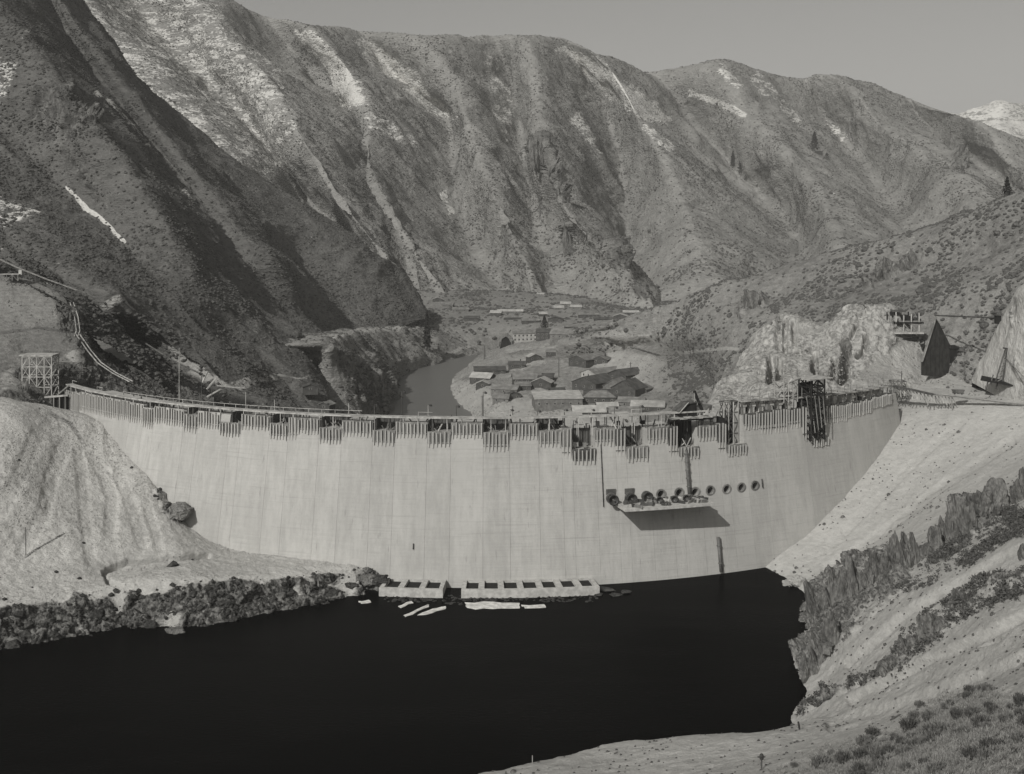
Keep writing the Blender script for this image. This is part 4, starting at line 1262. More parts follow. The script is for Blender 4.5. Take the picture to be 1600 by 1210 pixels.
MB().beam(L(2.8, -1.0, 59.2), L(5.2, -1.0, 59.4), 0.3).build("crossbar", M['plank_dark'], dk)
bk = empty("concrete_bucket", L(8.2, -1, 57), 0, "pale round-topped hopper right of the leaning derrick", "hopper")
m = MB(); lathe(m, L(8.3, -0.4, 56.1), (0, 0.001, 1), [(0.6, 0), (1.9, 1.5), (2.1, 3.4), (1.7, 3.4), (0.1, 2.8)], 12); m.build("body", M['steel'], bk)
m = MB().prism([L(6.2, -2.4, 56.1), L(8.0, -2.4, 56.1), L(8.2, -2.4, 58.6)], Vector(L(0, -1.6, 0)) - Vector(L(0, -2.4, 0))); m.build("chute", M['timber'], bk)

# frames in the next gap
th = th_px(1145, 54); c = arc(th, AR - 2, 50)
fr = empty("form_tower", c, 0, "tall pale form frames standing in the gap right of the derrick", "scaffold")
lattice(fr, c[0] - 3.2, c[0] + 3.2, c[1] - 1.0, c[1] + 2.0, z_at(1145, 697), 60.0, 4, 0.35, M['timber'], M['plank_dark'], 4, rz=th)
m = MB(); face_box(m, th_px(1155, 52), z_at(1155, 694), 58.5, 2.0, 0.4, -2.4); m.build("pier_form", M['timber'], fr)
m = MB(); face_box(m, th_px(1137, 52), z_at(1137, 690), 57.0, 1.6, 0.4, -2.6); m.build("pier_form", M['plank_dark'], fr)
# light-coloured lifts of concrete standing behind the low blocks
for (x0, x1, ya, yb, lab) in [(884, 918, 652, 684, "pale raised concrete lift behind the low block left of the crest gap"), (972, 996, 651, 684, "pale raised concrete lift with a slanting shadow behind the second gap")]:
    t0, t1 = th_px(x0), th_px(x1)
    m = MB(); face_box(m, (t0 + t1) / 2, 44.0, z_at((x0 + x1) / 2, ya), (t1 - t0) * AR, 3.0, -12.4)
    m.build("raised_lift", M['concrete'], dam)

# dark portal and shed at the left end
th = th_px(92, 54); D0 = 508
pt = empty("portal_shed", P(95, 650, D0), 0, "dark timber portal closing the left end of the dam", "shed")
a = P(82, 652, D0); b = P(104, 652, D0 + 2)
m = MB(); m.prism([P(81, 620, D0), P(104, 618, D0), P(104, 655, D0), P(88, 652, D0), P(82, 640, D0)], (2, 8, 0)); m.build("wall", M['black'], pt)
for k, x in enumerate((84, 93, 102)):
    MB().beam(P(x, 652, D0 - 1), P(x, 618, D0 - 1), 0.4).build("post", M['plank_mid'], pt)
MB().beam(P(70, 621, D0 - 1), P(106, 618, D0 - 1), 0.7).build("lintel", M['timber'], pt)
MB().beam(P(90, 617, D0 - 1), P(108, 602, D0 - 1), 0.5).build("rafter", M['plank_mid'], pt)
# pale trestle in the excavation
ts = empty("timber_trestle", P(64, 612, 528), 0, "pale cross-braced timber trestle in the left excavation", "trestle")
c = P(64, 612, 528)
lattice(ts, c[0] - 6.6, c[0] + 6.2, c[1] - 4, c[1] + 4, c[2] - 2, CAMZ - (556 - HY) * 528 / F, 4, 0.38, M['timber'], M['timber'], 5)
MB().box((c[0] - 0.5, c[1], CAMZ - (554 - HY) * 528 / F), (14.5, 8.6, 0.4), 0).build("deck", M['timber'], ts)
ts = empty("timber_trestle", P(105, 605, 540), 0, "dark cross-braced trestle in the shade beside the pale one", "trestle")
c = P(104, 612, 546)
lattice(ts, c[0] - 5.0, c[0] + 5.5, c[1] - 3, c[1] + 3, c[2] - 2, CAMZ - (568 - HY) * 546 / F, 4, 0.3, M['plank_dark'], M['plank_dark'], 4)  # dark boards paint the excavation's shade onto this trestle
# chute down the slope
def path_thing(name, pts, w, mat, label, cat, rail=True, lift=0.0):
    pts = [Vector(P(*p)) + Vector((0, 0, lift)) for p in pts]
    r = empty(name, pts[0], 0, label, cat)
    for i in range(len(pts) - 1):
        a, b = pts[i], pts[i + 1]
        d = (b - a).normalized()
        sx = d.cross(Vector((0, 0, 1))).normalized() * w / 2
        if rail:
            m = MB().beam(a - sx, b - sx, 0.35); m.beam(a + sx, b + sx, 0.35); m.build("rail", mat, r)
            m = MB()
            nn = max(2, int((b - a).length / 1.8))
            for k in range(nn):
                p = a + (b - a) * (k + 0.5) / nn - Vector((0, 0, 0.25))
                m.beam(p - sx * 1.5, p + sx * 1.5, 0.3, 0.2)
            m.build("sleeper", M['plank_dark'], r)
        else:
            MB().tube(a, b, w / 2, 8).build("pipe", mat, r)
    return r
path_thing("timber_chute", [(112, 478, 600), (119, 500, 588), (122, 522, 576), (119, 531, 572)], 1.6, M['timber'], "curved timber ladderway down the excavated mound", "chute", True, 1.6)
path_thing("incline_track", [(122, 530, 572), (140, 556, 566), (155, 574, 560), (178, 590, 552), (205, 604, 545)], 1.8, M['timber'], "straight incline track descending to the left end of the crest", "track", True, 2.2)
path_thing("hillside_flume", [(0, 410, 606), (30, 424, 600), (70, 440, 596), (120, 458, 592)], 1.0, M['plank_mid'], "thin pale flume running along the dark slope above the mound", "flume", True, 1.5)
path_thing("penstock_pipe", [(228, 545, 590), (270, 572, 580), (312, 592, 568)], 0.8, M['plank_dark'], "dark pipe lying along the pale spoil streak", "pipe", False, 2.5)
# little platform on the mound
c = P(18, 437, 600)
lo_ = empty("timber_platform", c, 0, "small pale timber platform on top of the left mound", "platform")
lattice(lo_, c[0] - 4.5, c[0] + 4.0, c[1] - 2, c[1] + 2, c[2] - 0.5, c[2] + 2.6, 1, 0.3, M['plank_mid'], M['plank_mid'], 4)
MB().box((c[0], c[1], c[2] + 2.7), (9.5, 4.6, 0.35)).build("deck", M['timber'], lo_)
MB().box((c[0] + 4.6, c[1], c[2] + 3.6), (1.6, 1.6, 2.6)).build("hut", M['timber'], lo_)
# pale timber debris heap by the crest
c = P(345, 606, 545)
for k, (x, y, an, L_) in enumerate([(338, 612, 0.5, 9), (352, 604, -0.15, 7), (330, 600, 0.9, 6), (372, 606, -0.1, 6), (320, 590, 1.2, 5)]):
    p = Vector(P(x, y, 545)); d = Vector((math.cos(an), 0.3, math.sin(an))) * L_ / 2
    m = MB().beam(p - d, p + d, 1.0, 0.5)
    tag(m.build("timber_baulk", M['timber']), ("pale baulk leaning on the slope just behind the left crest", "pale baulk lying level above the left crest", "pale baulk tilted below the spoil streak", "short pale baulk furthest right behind the left crest", "steep pale baulk nearest the spoil streak")[k], "timber", "timbers behind the left crest")
# ------------------------------------------------------------------ where the ground is
def ground_at(res, px, py):
    o, G, N, (x, y, at) = res
    d = (x - px) ** 2 + (y - py) ** 2
    near = d < d.min() + 9.0
    D = np.where(near, G[..., 1], 1e9)
    i = np.unravel_index(np.argmin(D), D.shape)
    return Vector(G[i]), Vector(N[i])

# ------------------------------------------------------------------ buildings of the camp
def building(px, py, w, d, h, rise, rz, wall, roof, label, res=None, kind='gable', nwin=0, name="camp_house", cat="house", door=False, eave=0.6, D=None, chimney=False, two=False):
    """px, py: foot of the wall that faces the camera; w, d, h in metres"""
    if D is None: g, _ = ground_at(res or VILLP, px, py)
    else: g = Vector(P(px, py, D))
    if D is None and res is None: w, d, h, rise = w * 1.22, d * 1.12, h * 1.25, rise * 1.25
    r = empty(name, g, rz, label, cat)
    m = MB()
    if kind == 'gable_x':       # ridge along the local x axis
        m.prism([(-w / 2, 0, -2), (-w / 2, d, -2), (-w / 2, d, h), (-w / 2, d / 2, h + rise), (-w / 2, 0, h)], (w, 0, 0))
    elif kind == 'gable':       # gable to the camera
        m.prism([(-w / 2, 0, -2), (w / 2, 0, -2), (w / 2, 0, h), (0, 0, h + rise), (-w / 2, 0, h)], (0, d, 0))
    else:
        m.prism([(-w / 2, 0, -2), (-w / 2, d, -2), (-w / 2, d, h + rise), (-w / 2, 0, h)], (w, 0, 0))
    lb(m, "wall", M[wall], r)
    t = 0.28
    e = eave
    m = MB()
    if kind == 'gable_x':
        k = rise / (d / 2)
        m.prism([(-w / 2 - e, -e, h - e * k + 0.02), (-w / 2 - e, d / 2, h + rise + 0.02), (-w / 2 - e, d / 2, h + rise + t), (-w / 2 - e, -e, h - e * k + t)], (w + 2 * e, 0, 0))
        m.prism([(-w / 2 - e, d + e, h - e * k + 0.02), (-w / 2 - e, d + e, h - e * k + t), (-w / 2 - e, d / 2 + 0.01, h + rise + t), (-w / 2 - e, d / 2 + 0.01, h + rise + 0.02)], (w + 2 * e, 0, 0))
    elif kind == 'gable':
        k = rise / (w / 2)
        m.prism([(-w / 2 - e, -e, h - e * k + 0.02), (0, -e, h + rise + 0.02), (0, -e, h + rise + t), (-w / 2 - e, -e, h - e * k + t)], (0, d + 2 * e, 0))
        m.prism([(w / 2 + e, -e, h - e * k + 0.02), (w / 2 + e, -e, h - e * k + t), (0.01, -e, h + rise + t), (0.01, -e, h + rise + 0.02)], (0, d + 2 * e, 0))
    elif kind == 'hip':
        m = MB()
        a = [(-w / 2 - e, -e, h), (w / 2 + e, -e, h), (w / 2 + e, d + e, h), (-w / 2 - e, d + e, h)]
        q = min(w, d) * 0.42
        b = [(-w / 2 + q, d / 2 - 0.1, h + rise), (w / 2 - q, d / 2 - 0.1, h + rise), (w / 2 - q, d / 2 + 0.1, h + rise), (-w / 2 + q, d / 2 + 0.1, h + rise)]
        m.quadbox(a + b)
    else:
        m.prism([(-w / 2 - e, -e, h + 0.02 - e * rise / d), (-w / 2 - e, d + e, h + rise + e * rise / d), (-w / 2 - e, d + e, h + rise + t), (-w / 2 - e, -e, h + t - e * rise / d)], (w + 2 * e, 0, 0))
    rf = lb(m, "roof", M[roof], r)
    if chimney:
        c = MB().box((w * 0.2, d * 0.5, h + rise + 0.6), (0.8, 0.8, 2.2))
        lb(c, "chimney", M['wall_d'], r)
    rows = (0.55,) if not two else (0.3, 0.75)
    for fz in rows:
        for i in range(nwin):
            x = -w / 2 + w * (i + 0.5) / nwin
            if door and i == nwin // 2 and fz == rows[0]:
                lb(MB().box((x, -0.04, 1.0), (1.1, 0.14, 2.1)), "door", M['wall_l'], r)
                continue
            z = h * fz
            fo = lb(MB().box((x, -0.03, z), (1.35, 0.12, min(1.6, h * 0.45))), "window", M['wall_l'] if wall != 'wall_l' else M['wall_m'], r)
            sub = MB().box((x, -0.08, z), (1.05, 0.08, min(1.3, h * 0.38))).build("pane", M['glass'], fo)
            sub.matrix_parent_inverse = Matrix.Identity(4)
    return r
def lb(mb, name, mat, parent):
    o = mb.build(name, mat, parent)
    o.matrix_parent_inverse = Matrix.Identity(4)
    return o
R_ = math.radians
building(872, 635, 26, 16, 5.5, 2.2, R_(6), 'wall_m', 'roof_l', "long low hall with a broad pale roof nearest the dam", kind='mono', nwin=6, name="camp_hall", cat="hall")
building(934, 627, 18, 13, 3.6, 3.0, R_(-4), 'wall_d', 'roof_m', "square house with hipped grey roof right of the long pale-roofed hall", kind='hip', nwin=4)
building(972, 621, 15, 16, 4.6, 4.2, R_(-32), 'wall_d', 'roof_d', "dark gabled house turned to the right at the corner of the camp", kind='gable', nwin=2)
building(956, 616, 12, 14, 4.2, 3.6, R_(-28), 'wall_m', 'roof_m', "grey gabled house touching the dark gabled corner house", kind='gable', nwin=2)
building(912, 609, 17, 22, 4.2, 3.4, R_(-40), 'wall_d', 'roof_d', "long dark-roofed bunkhouse behind the hipped house", kind='gable', nwin=3, name="bunkhouse")
building(918, 590, 13, 26, 3.0, 2.2, R_(-52), 'wall_l', 'roof_m', "long narrow building with a pale side wall above the dark bunkhouse", kind='gable', nwin=3, name="bunkhouse")
building(963, 596, 15, 30, 3.6, 2.8, R_(-50), 'wall_d', 'roof_d', "big dark barn roof right of the narrow pale-sided building", kind='gable', nwin=2, name="barn", cat="barn")
building(900, 572, 15, 26, 4.6, 2.4, R_(-46), 'wall_d', 'roof_m', "dark-ended building at the top of the camp slope", kind='gable', nwin=3)
building(823, 597, 17, 11, 3.0, 3.2, R_(5), 'wall_d', 'roof_m', "grey-roofed cottage with a shaded porch left of the bunkhouse", kind='gable_x', nwin=5)
building(851, 597, 9, 9, 3.2, 1.6, R_(-8), 'wall_d', 'roof_d', "small dark lean-to right of the grey-roofed cottage", kind='mono', nwin=2)
building(845, 606, 12, 9, 3.0, 2.6, R_(-15), 'wall_d', 'roof_l', "small bright-roofed gable above the long hall", kind='gable', nwin=1)
building(817, 609, 9, 8, 2.6, 1.4, R_(4), 'wall_d', 'roof_m', "tiny shed tucked left of the small bright gable", kind='mono', nwin=2, name="shed", cat="shed")
building(786, 612, 16, 9, 2.6, 2.0, R_(-18), 'wall_m', 'roof_m', "low grey shed on the bright slope above the river mound", kind='gable_x', nwin=3, name="shed", cat="shed")
building(748, 594, 14, 10, 2.6, 2.6, R_(-25), 'wall_d', 'roof_l', "pale-roofed house at the river edge of the camp", kind='gable_x', nwin=2)
building(753, 604, 8, 6, 2.4, 1.6, R_(-6), 'wall_d', 'roof_l', "smallest hut below the pale-roofed riverside house", kind='gable', nwin=1, name="hut", cat="hut")
building(764, 584, 20, 9, 3.2, 1.6, R_(4), 'wall_d', 'roof_d', "long dark shed behind the pale-roofed riverside house", kind='mono', nwin=4, name="shed", cat="shed")
building(1010, 640, 17, 12, 2.8, 2.2, R_(-10), 'wall_d', 'roof_l', "low pale-roofed house at the right end of the camp behind the crest", kind='gable_x', nwin=3)
building(985, 632, 14, 9, 2.6, 2.0, R_(-14), 'wall_m', 'roof_m', "grey-roofed hut left of the low pale-roofed right-hand house", kind='gable_x', nwin=2, name="hut", cat="hut")
building(920, 649, 17, 10, 2.6, 2.6, R_(3), 'wall_d', 'roof_l', "broad pale roof just above the crest walkway below the hall", kind='gable_x', nwin=3)
building(975, 652, 16, 9, 2.6, 2.4, R_(-3), 'wall_m', 'roof_m', "grey roof just above the crest walkway near the hoist house", kind='gable_x', nwin=3)
building(822, 532, 22, 14, 6.5, 2.4, R_(12), 'wall_l', 'roof_m', "two-storey building with a pale front of many windows by the river bend", kind='gable_x', nwin=7, name="camp_office", cat="office", two=True)
building(850, 531, 13, 12, 6.0, 2.2, R_(-10), 'wall_d', 'roof_d', "dark two-storey block joined to the pale many-windowed building", kind='gable_x', nwin=4, two=True)
building(884, 536, 24, 14, 7.0, 3.2, R_(-18), 'wall_m', 'roof_m', "large grey two-storey building beside the rail line", kind='gable_x', nwin=5, name="camp_office", cat="office", two=True)
building(903, 537, 10, 12, 7.0, 2.0, R_(-18), 'wall_d', 'roof_d', "dark end block on the large grey two-storey building", kind='mono', nwin=2, two=True)
building(904, 512, 26, 9, 3.2, 1.6, R_(3), 'wall_d', 'roof_m', "long flat dark-fronted shed above the two-storey buildings", kind='mono', nwin=0, name="shed", cat="shed", res=FLOORP)
building(970, 503, 13, 10, 7.0, 2.0, R_(-12), 'wall_d', 'roof_l', "tall dark house with a snowy roof at the foot of the right hill", kind='gable', nwin=2, res=FLOORP)
building(920, 493, 22, 8, 3.0, 1.6, R_(2), 'wall_d', 'roof_m', "dark row house far up the valley beside the right hill", kind='gable_x', nwin=5, res=FLOORP)
building(985, 492, 16, 8, 3.5, 1.6, R_(-5), 'wall_d', 'roof_l', "dark shed with a bright roof on the hill shoulder", kind='gable_x', nwin=3, res=FLOORP, name="shed", cat="shed")
building(802, 498, 20, 7, 2.6, 1.4, R_(4), 'wall_d', 'roof_m', "long dark shed on the far flat beyond the river", kind='gable_x', nwin=0, res=FLOORP, name="shed", cat="shed")
building(797, 489, 28, 8, 2.4, 1.8, R_(3), 'wall_m', 'roof_l', "long bright-roofed shed farthest up the valley floor", kind='gable_x', nwin=0, res=FLOORP, name="shed", cat="shed")
building(773, 492, 12, 8, 3.2, 2.2, R_(-10), 'wall_d', 'roof_l', "small snowy-roofed house left of the bright-roofed far shed", kind='gable_x', nwin=2, res=FLOORP)
building(848, 492, 9, 8, 2.6, 2.0, R_(12), 'wall_d', 'roof_l', "little far cottage near the dark tree on the flat", kind='gable_x', nwin=1, res=FLOORP, name="cottage", cat="cottage")
building(873, 483, 11, 8, 2.6, 2.0, R_(2), 'wall_m', 'roof_l', "white-roofed cottage on the slope above the far row", kind='gable_x', nwin=1, res=FLOORP, name="cottage", cat="cottage")
building(883, 477, 12, 8, 2.6, 2.0, R_(-6), 'wall_m', 'roof_l', "highest white-roofed cottage at the foot of the far spur", kind='gable_x', nwin=1, res=FLOORP, name="cottage", cat="cottage")
building(846, 464, 10, 8, 2.6, 2.0, R_(6), 'wall_m', 'roof_l', "lone white-roofed cabin left of the far spur foot", kind='gable_x', nwin=1, name="cabin", cat="cabin", D=1525)
building(942, 500, 18, 8, 3.0, 1.6, R_(-3), 'wall_d', 'roof_d', "low dark roofed shed left of the tall snowy-roofed house", kind='gable_x', nwin=3, res=FLOORP, name="shed", cat="shed")
EXTRA = [
    (936, 566, 11, 8, 3, 2, -30, 'wall_d', 'roof_m', "small grey house on the bare slope above the barn", VILLP),
    (892, 552, 9, 7, 2.6, 1.8, 10, 'wall_m', 'roof_d', "little dark-roofed cabin just below the large two-storey building", VILLP),
    (864, 556, 10, 7, 2.8, 1.8, -14, 'wall_d', 'roof_m', "cabin on the rough bank above the camp's cottages", VILLP),
    (836, 562, 9, 7, 2.6, 1.8, 20, 'wall_d', 'roof_l', "pale-roofed cabin on the rough bank below the many-windowed building", VILLP),
    (806, 572, 11, 7, 2.6, 1.8, -6, 'wall_d', 'roof_d', "dark cabin alone between the river shed and the rough bank", VILLP),
    (872, 620, 8, 6, 2.4, 1.6, 12, 'wall_d', 'roof_d', "dark lean-to tucked behind the long low hall", VILLP),
    (996, 612, 10, 8, 2.8, 2.0, -36, 'wall_d', 'roof_m', "small grey house at the right edge of the camp below the bare slope", VILLP),
    (948, 640, 11, 7, 2.4, 1.8, 6, 'wall_m', 'roof_l', "pale-roofed shed between the broad pale roof and the right-hand hut", VILLP),
    (780, 628, 9, 7, 2.4, 1.8, -12, 'wall_m', 'roof_m', "lone grey shed on the bright mound near the crest", VILLP),
    (802, 622, 8, 6, 2.2, 1.6, 8, 'wall_d', 'roof_d', "small dark shed beside the left end of the long hall", VILLP),
    (720, 486, 18, 8, 3, 2, 5, 'wall_m', 'roof_m', "grey-roofed house on the far flat above the river", FLOORP),
    (700, 478, 14, 8, 3, 2, -8, 'wall_m', 'roof_m', "grey cottage at the left end of the far flat", FLOORP),
    (684, 470, 12, 7, 3, 2, 3, 'wall_d', 'roof_l', "snowy-roofed cottage against the foot of the mountains at left", FLOORP),
    (738, 500, 16, 8, 3, 2, -4, 'wall_d', 'roof_d', "dark shed on the flat left of the snowy-roofed house", FLOORP),
    (828, 503, 18, 8, 3, 1.8, 6, 'wall_d', 'roof_m', "grey shed beside the dark tree on the flat", FLOORP),
    (868, 500, 16, 8, 3, 1.8, -8, 'wall_d', 'roof_d', "dark house right of the dark tree on the flat", FLOORP),
    (816, 484, 11, 7, 3, 1.8, 2, 'wall_m', 'roof_m', "grey cottage behind the long bright-roofed shed", FLOORP),
    (900, 482, 12, 8, 3, 2, -3, 'wall_m', 'roof_l', "pale cottage right of the highest cottage", FLOORP),
]
for k, (x, y, w_, d_, h_, ri, rz, wa, ro, lab, res_) in enumerate(EXTRA):
    building(x, y, w_, d_, h_, ri, R_(rz), wa, ro, lab, res=None if res_ is VILLP else res_, kind='gable_x' if k % 3 else 'gable', nwin=2, chimney=k % 4 == 0)
# arched rock cut / tunnel mouth by the bend
g, _ = ground_at(VILLP, 790, 540)
tm = empty("tunnel_portal", g, R_(-15), "dark pointed tunnel mouth with a grey arched lining by the river bend", "tunnel")
m = MB()
prev = None
for i in range(9):
    a = math.pi * i / 8
    q = (-6.5 * math.cos(a), 0, 11 * math.sin(a) ** 0.8)
    if prev: m.beam(prev, q, 1.2, 3.0)
    prev = q
lb(m, "arch", M['wall_m'], tm)
lb(MB().prism([(-6, 1, -2), (6, 1, -2), (5, 1, 6), (1, 1, 10.5), (-4, 1, 7)], (0, 5, 0)), "dark_mouth_block", M['black'], tm)  # solid black block painted as the dark of the tunnel opening
# rail line and road posts
path_thing("rail_line", [(905, 528, 1045), (950, 537, 985), (1000, 549, 920), (1030, 558, 880)], 1.6, M['plank_dark'], "dark rail line slanting across the camp slope to the right", "railway", True, 1.4)
m = MB().tube(P(757, 582, 1060), P(757, 540, 1060), 0.9, 8, 0.6)
tag(m.build("smoke_stack", M['steel']), "tall thin smoke stack standing on the river edge of the camp", "chimney")
for k, (x, y, y2) in enumerate([(755, 655, 618), (872, 590, 560), (912, 560, 540), (985, 585, 566), (800, 645, 630)]):
    g, _ = ground_at(VILLP, x, y)
    h = (y - y2) * g.y / F
    r = empty("utility_pole", g, 0, ("tall bare pole on the bright mound behind the crest", "pole among the roofs above the bunkhouse", "pole beside the top building of the camp", "pole right of the big dark barn", "short pole on the bright mound left of the hall")[k], "pole", "utility poles of the camp")
    lb(MB().tube((0, 0, -1), (0, 0, h), 0.25, 6), "pole", M['plank_dark'], r)
    lb(MB().beam((-1.2, 0, h - 0.8), (1.2, 0, h - 0.8), 0.2), "crossarm", M['plank_dark'], r)
# raft at the river
rf = empty("boat_landing", P(609, 606, 1000), 0, "small pale timber landing at the left edge of the river", "landing")
c = P(609, 600, 1000)
for k in range(4):
    MB().box((c[0], c[1] - 4 + k * 2.6, -9.4 + 0.2 * k), (11 - k, 2.2, 0.5), 0.1).build("plank", M['timber'], rf)
lattice(rf, c[0] - 4, c[0] + 4, c[1] - 2, c[1] + 2, -10.2, -5.6, 1, 0.4, M['timber'], M['timber'], 3)
for k, (x, y, w) in enumerate([(485, 612, 9), (506, 640, 7)]):
    building(x, y, w, 7, 2.6, 1.6, R_(10 - 30 * k), 'wall_d', 'roof_d' if k == 0 else 'roof_m', ("tiny black hut on the bank left of the bluff", "low grey hut behind the crest below the bluff")[k], D=(715, 690)[k], kind='gable', nwin=1, name="hut", cat="hut")

# ------------------------------------------------------------------ right abutment: trestles, shed, derrick, track
def scaff_deck(x0, x1, y, D, t=0.4, dep=6, mat='timber'):
    a, b = P(x0, y, D), P(x1, y, D)
    return MB().box(((a[0] + b[0]) / 2, D, a[2]), (b[0] - a[0], dep, t))
c = P(1412, 530, 588)
st = empty("mixing_scaffold", c, 0, "stacked dark timber platforms of the works on top of the pale rock", "scaffold")
for (x0, x1, y, D, mt) in [(1384, 1438, 529, 586, 'black'), (1386, 1440, 520, 584, 'timber'), (1395, 1440, 504, 588, 'black'), (1402, 1440, 502, 590, 'plank_mid'), (1388, 1412, 486, 592, 'plank_dark')]:
    scaff_deck(x0, x1, y, D, 0.7, 7, mt).build("deck", M[mt], st)
for x in (1386, 1392, 1400, 1412, 1424, 1436):
    MB().beam(P(x, 536, 584), P(x, 488 + (x % 7), 586), 0.45).build("post", M['black'] if x % 4 else M['timber'], st)
for (x0, y0, x1, y1) in [(1386, 528, 1400, 506), (1412, 506, 1426, 522), (1438, 530, 1424, 506)]:
    MB().beam(P(x0, y0, 583), P(x1, y1, 583), 0.35).build("brace", M['plank_mid'], st)
for (x0, x1, ya, yb, D, mt, lab) in [(1408, 1424, 492, 505, 590, 'black', "black machine house on the timber platforms of the pale rock"), (1388, 1393, 486, 495, 590, 'black', "black narrow tank left on the timber platforms"), (1426, 1437, 496, 506, 591, 'iron', "dark boxy hopper right on the timber platforms"), (1396, 1410, 510, 519, 588, 'plank_mid', "grey bin under the upper timber platform")]:
    a, b = P(x0, ya, D), P(x1, yb, D)
    e = empty("machine_house", ((a[0] + b[0]) / 2, D, b[2]), 0, lab, "machine house")
    w, h = b[0] - a[0], a[2] - b[2]
    lb(MB().prism([(-w / 2, -2, 0), (w / 2, -2, 0), (w / 2, -2, h * 0.8), (0, -2, h), (-w / 2, -2, h * 0.75)], (0, 4, 0)), "body", M[mt], e)
    lb(MB().tube((w * 0.2, 0, h * 0.7), (w * 0.2, 0, h * 1.35), 0.35, 8), "pipe", M[mt], e)
# steep dark timber hopper wall and shed
c = P(1468, 572, 572)
hp = empty("hopper_wall", c, 0, "steep dark pointed timber wall standing behind the pale rock crest", "hopper")
apex = Vector(P(1462, 494, 562)); a = Vector(P(1440, 566, 550)); b = Vector(P(1502, 574, 581)); c2 = Vector(P(1448, 590, 574))
back = Vector(P(1420, 560, 600))
n = 9
for i in range(n):
    f0, f1 = i / n, (i + 1) / n - 0.004
    p0, p1 = a.lerp(b, f0) - Vector((0, 0, 6)), a.lerp(b, f1) - Vector((0, 0, 6))
    def top(f):
        fa = 0.34
        return a.lerp(apex, f / fa) if f < fa else apex.lerp(b, (f - fa) / (1 - fa))
    q0, q1 = top(f0), top(f1)
    m = MB().prism([p0, p1, q1, q0], (0, 0.8 + 0.15 * (i % 2), 0)); m.build("board", M['wall_d'], hp)
m = MB().prism([apex, apex + Vector((0.6, 0, -0.6)), a + Vector((0.6, 0, 0)), a - Vector((0.3, 0, 0))], (0, 0.8, 0)); m.build("lit_edge", M['plank_mid'], hp)  # paler strip paints the lit left edge of the wall
building(1493, 572, 5.4, 6, 8.0, 1.0, 0, 'black', 'black', "small black shed against the right foot of the pointed timber wall", D=572, kind='mono', nwin=0, name="shed", cat="shed", eave=0.3)
M['black_wall'] = M['black']
tag(MB().tube(P(1461, 493, 580), P(1556, 497, 520), 0.35, 8).build("flume_pipe", M['plank_dark']), "dark pipe spanning level from the pointed wall to the pale cliff", "pipe")
sg = empty("sluice_house", P(1559, 500, 518), 0, "small dark gatehouse on the edge of the pale cliff", "hut")
a = P(1559, 504, 518)
MB().box((a[0], a[1], a[2] + 1.2), (2.2, 2.2, 3.6)).build("wall", M['black'], sg)
MB().box((a[0], a[1], a[2] + 3.2), (3.0, 3.0, 0.4)).build("roof", M['plank_dark'], sg)
# derrick on the right
dr = empty("derrick", P(1560, 597, 500), 0, "dark lattice derrick leaning right in front of the pale cliff", "derrick")
b1, b2, tp = P(1555, 598, 500), P(1566, 597, 500), P(1573, 544, 500)
for s_, bb in ((0, b1), (1, b2)):
    MB().beam(bb, (tp[0] - 0.4 + 0.8 * s_, tp[1], tp[2]), 0.45).build("leg", M['plank_dark'], dr)
m = MB()
for k in range(7):
    f = k / 7
    p = Vector(b1).lerp(Vector(tp), f); q = Vector(b2).lerp(Vector(tp), f + 0.1)
    m.beam(p, q, 0.25); m.beam(Vector(b1).lerp(Vector(tp), f), Vector(b2).lerp(Vector(tp), f), 0.2)
m.build("bracing", M['plank_mid'], dr)
MB().beam((tp[0] - 1.5, tp[1], tp[2]), (tp[0] + 1.5, tp[1], tp[2] - 0.4), 0.6).build("head_beam", M['iron'], dr)
MB().beam(P(1572, 560, 500), P(1600, 590, 480), 0.25).build("stay", M['plank_mid'], dr)
rp = empty("loading_ramp", P(1558, 596, 505), 0, "dark timber ramp on props below the leaning derrick", "ramp")
m = MB().prism([P(1534, 587, 508), P(1584, 597, 500), P(1583, 602, 494), P(1532, 593, 502)], (0, 0, -0.5)); m.build("deck", M['black'], rp)
for (x, y) in ((1540, 610), (1556, 608), (1570, 614), (1548, 600)):
    MB().beam(P(x + 4, y - 14, 502), P(x, y, 500), 0.4).build("prop", M['plank_dark'], rp)
# walkway on props along the top of the cleared slope
ww = empty("hillside_walkway", P(1430, 620, 515), 0, "dark timber walkway on trestle legs along the top of the cleared slope", "walkway")
pts = [(1396, 607, 522), (1425, 613, 514), (1460, 621, 505), (1492, 624, 500), (1530, 629, 494), (1570, 634, 488), (1620, 639, 480)]
for i in range(len(pts) - 1):
    a, b = Vector(P(*pts[i])), Vector(P(*pts[i + 1]))
    for v in (a, b): v.z += 1.0
    n_ = 3
    for k in range(n_):
        p, q = a.lerp(b, k / n_), a.lerp(b, (k + 0.97) / n_)
        MB().beam(p, q, 2.4, 0.5 if i < 2 else 0.3).build("deck_section", M['plank_dark'] if i < 2 else M['plank_mid'], ww)
        if i < 3:
            for j in (0.1, 0.6):
                pp = p.lerp(q, j)
                m = MB().beam(pp, pp + Vector((rs.uniform(-0.6, 0.6), -1.2, -rs.uniform(3, 5.0))), 0.3)
                m.beam(pp + Vector((0, 0, -0.3)), pp + Vector((1.6, -1.0, -3.6)), 0.22)
                m.build("trestle_leg", M['timber'] if (k + i) % 2 else M['plank_mid'], ww)
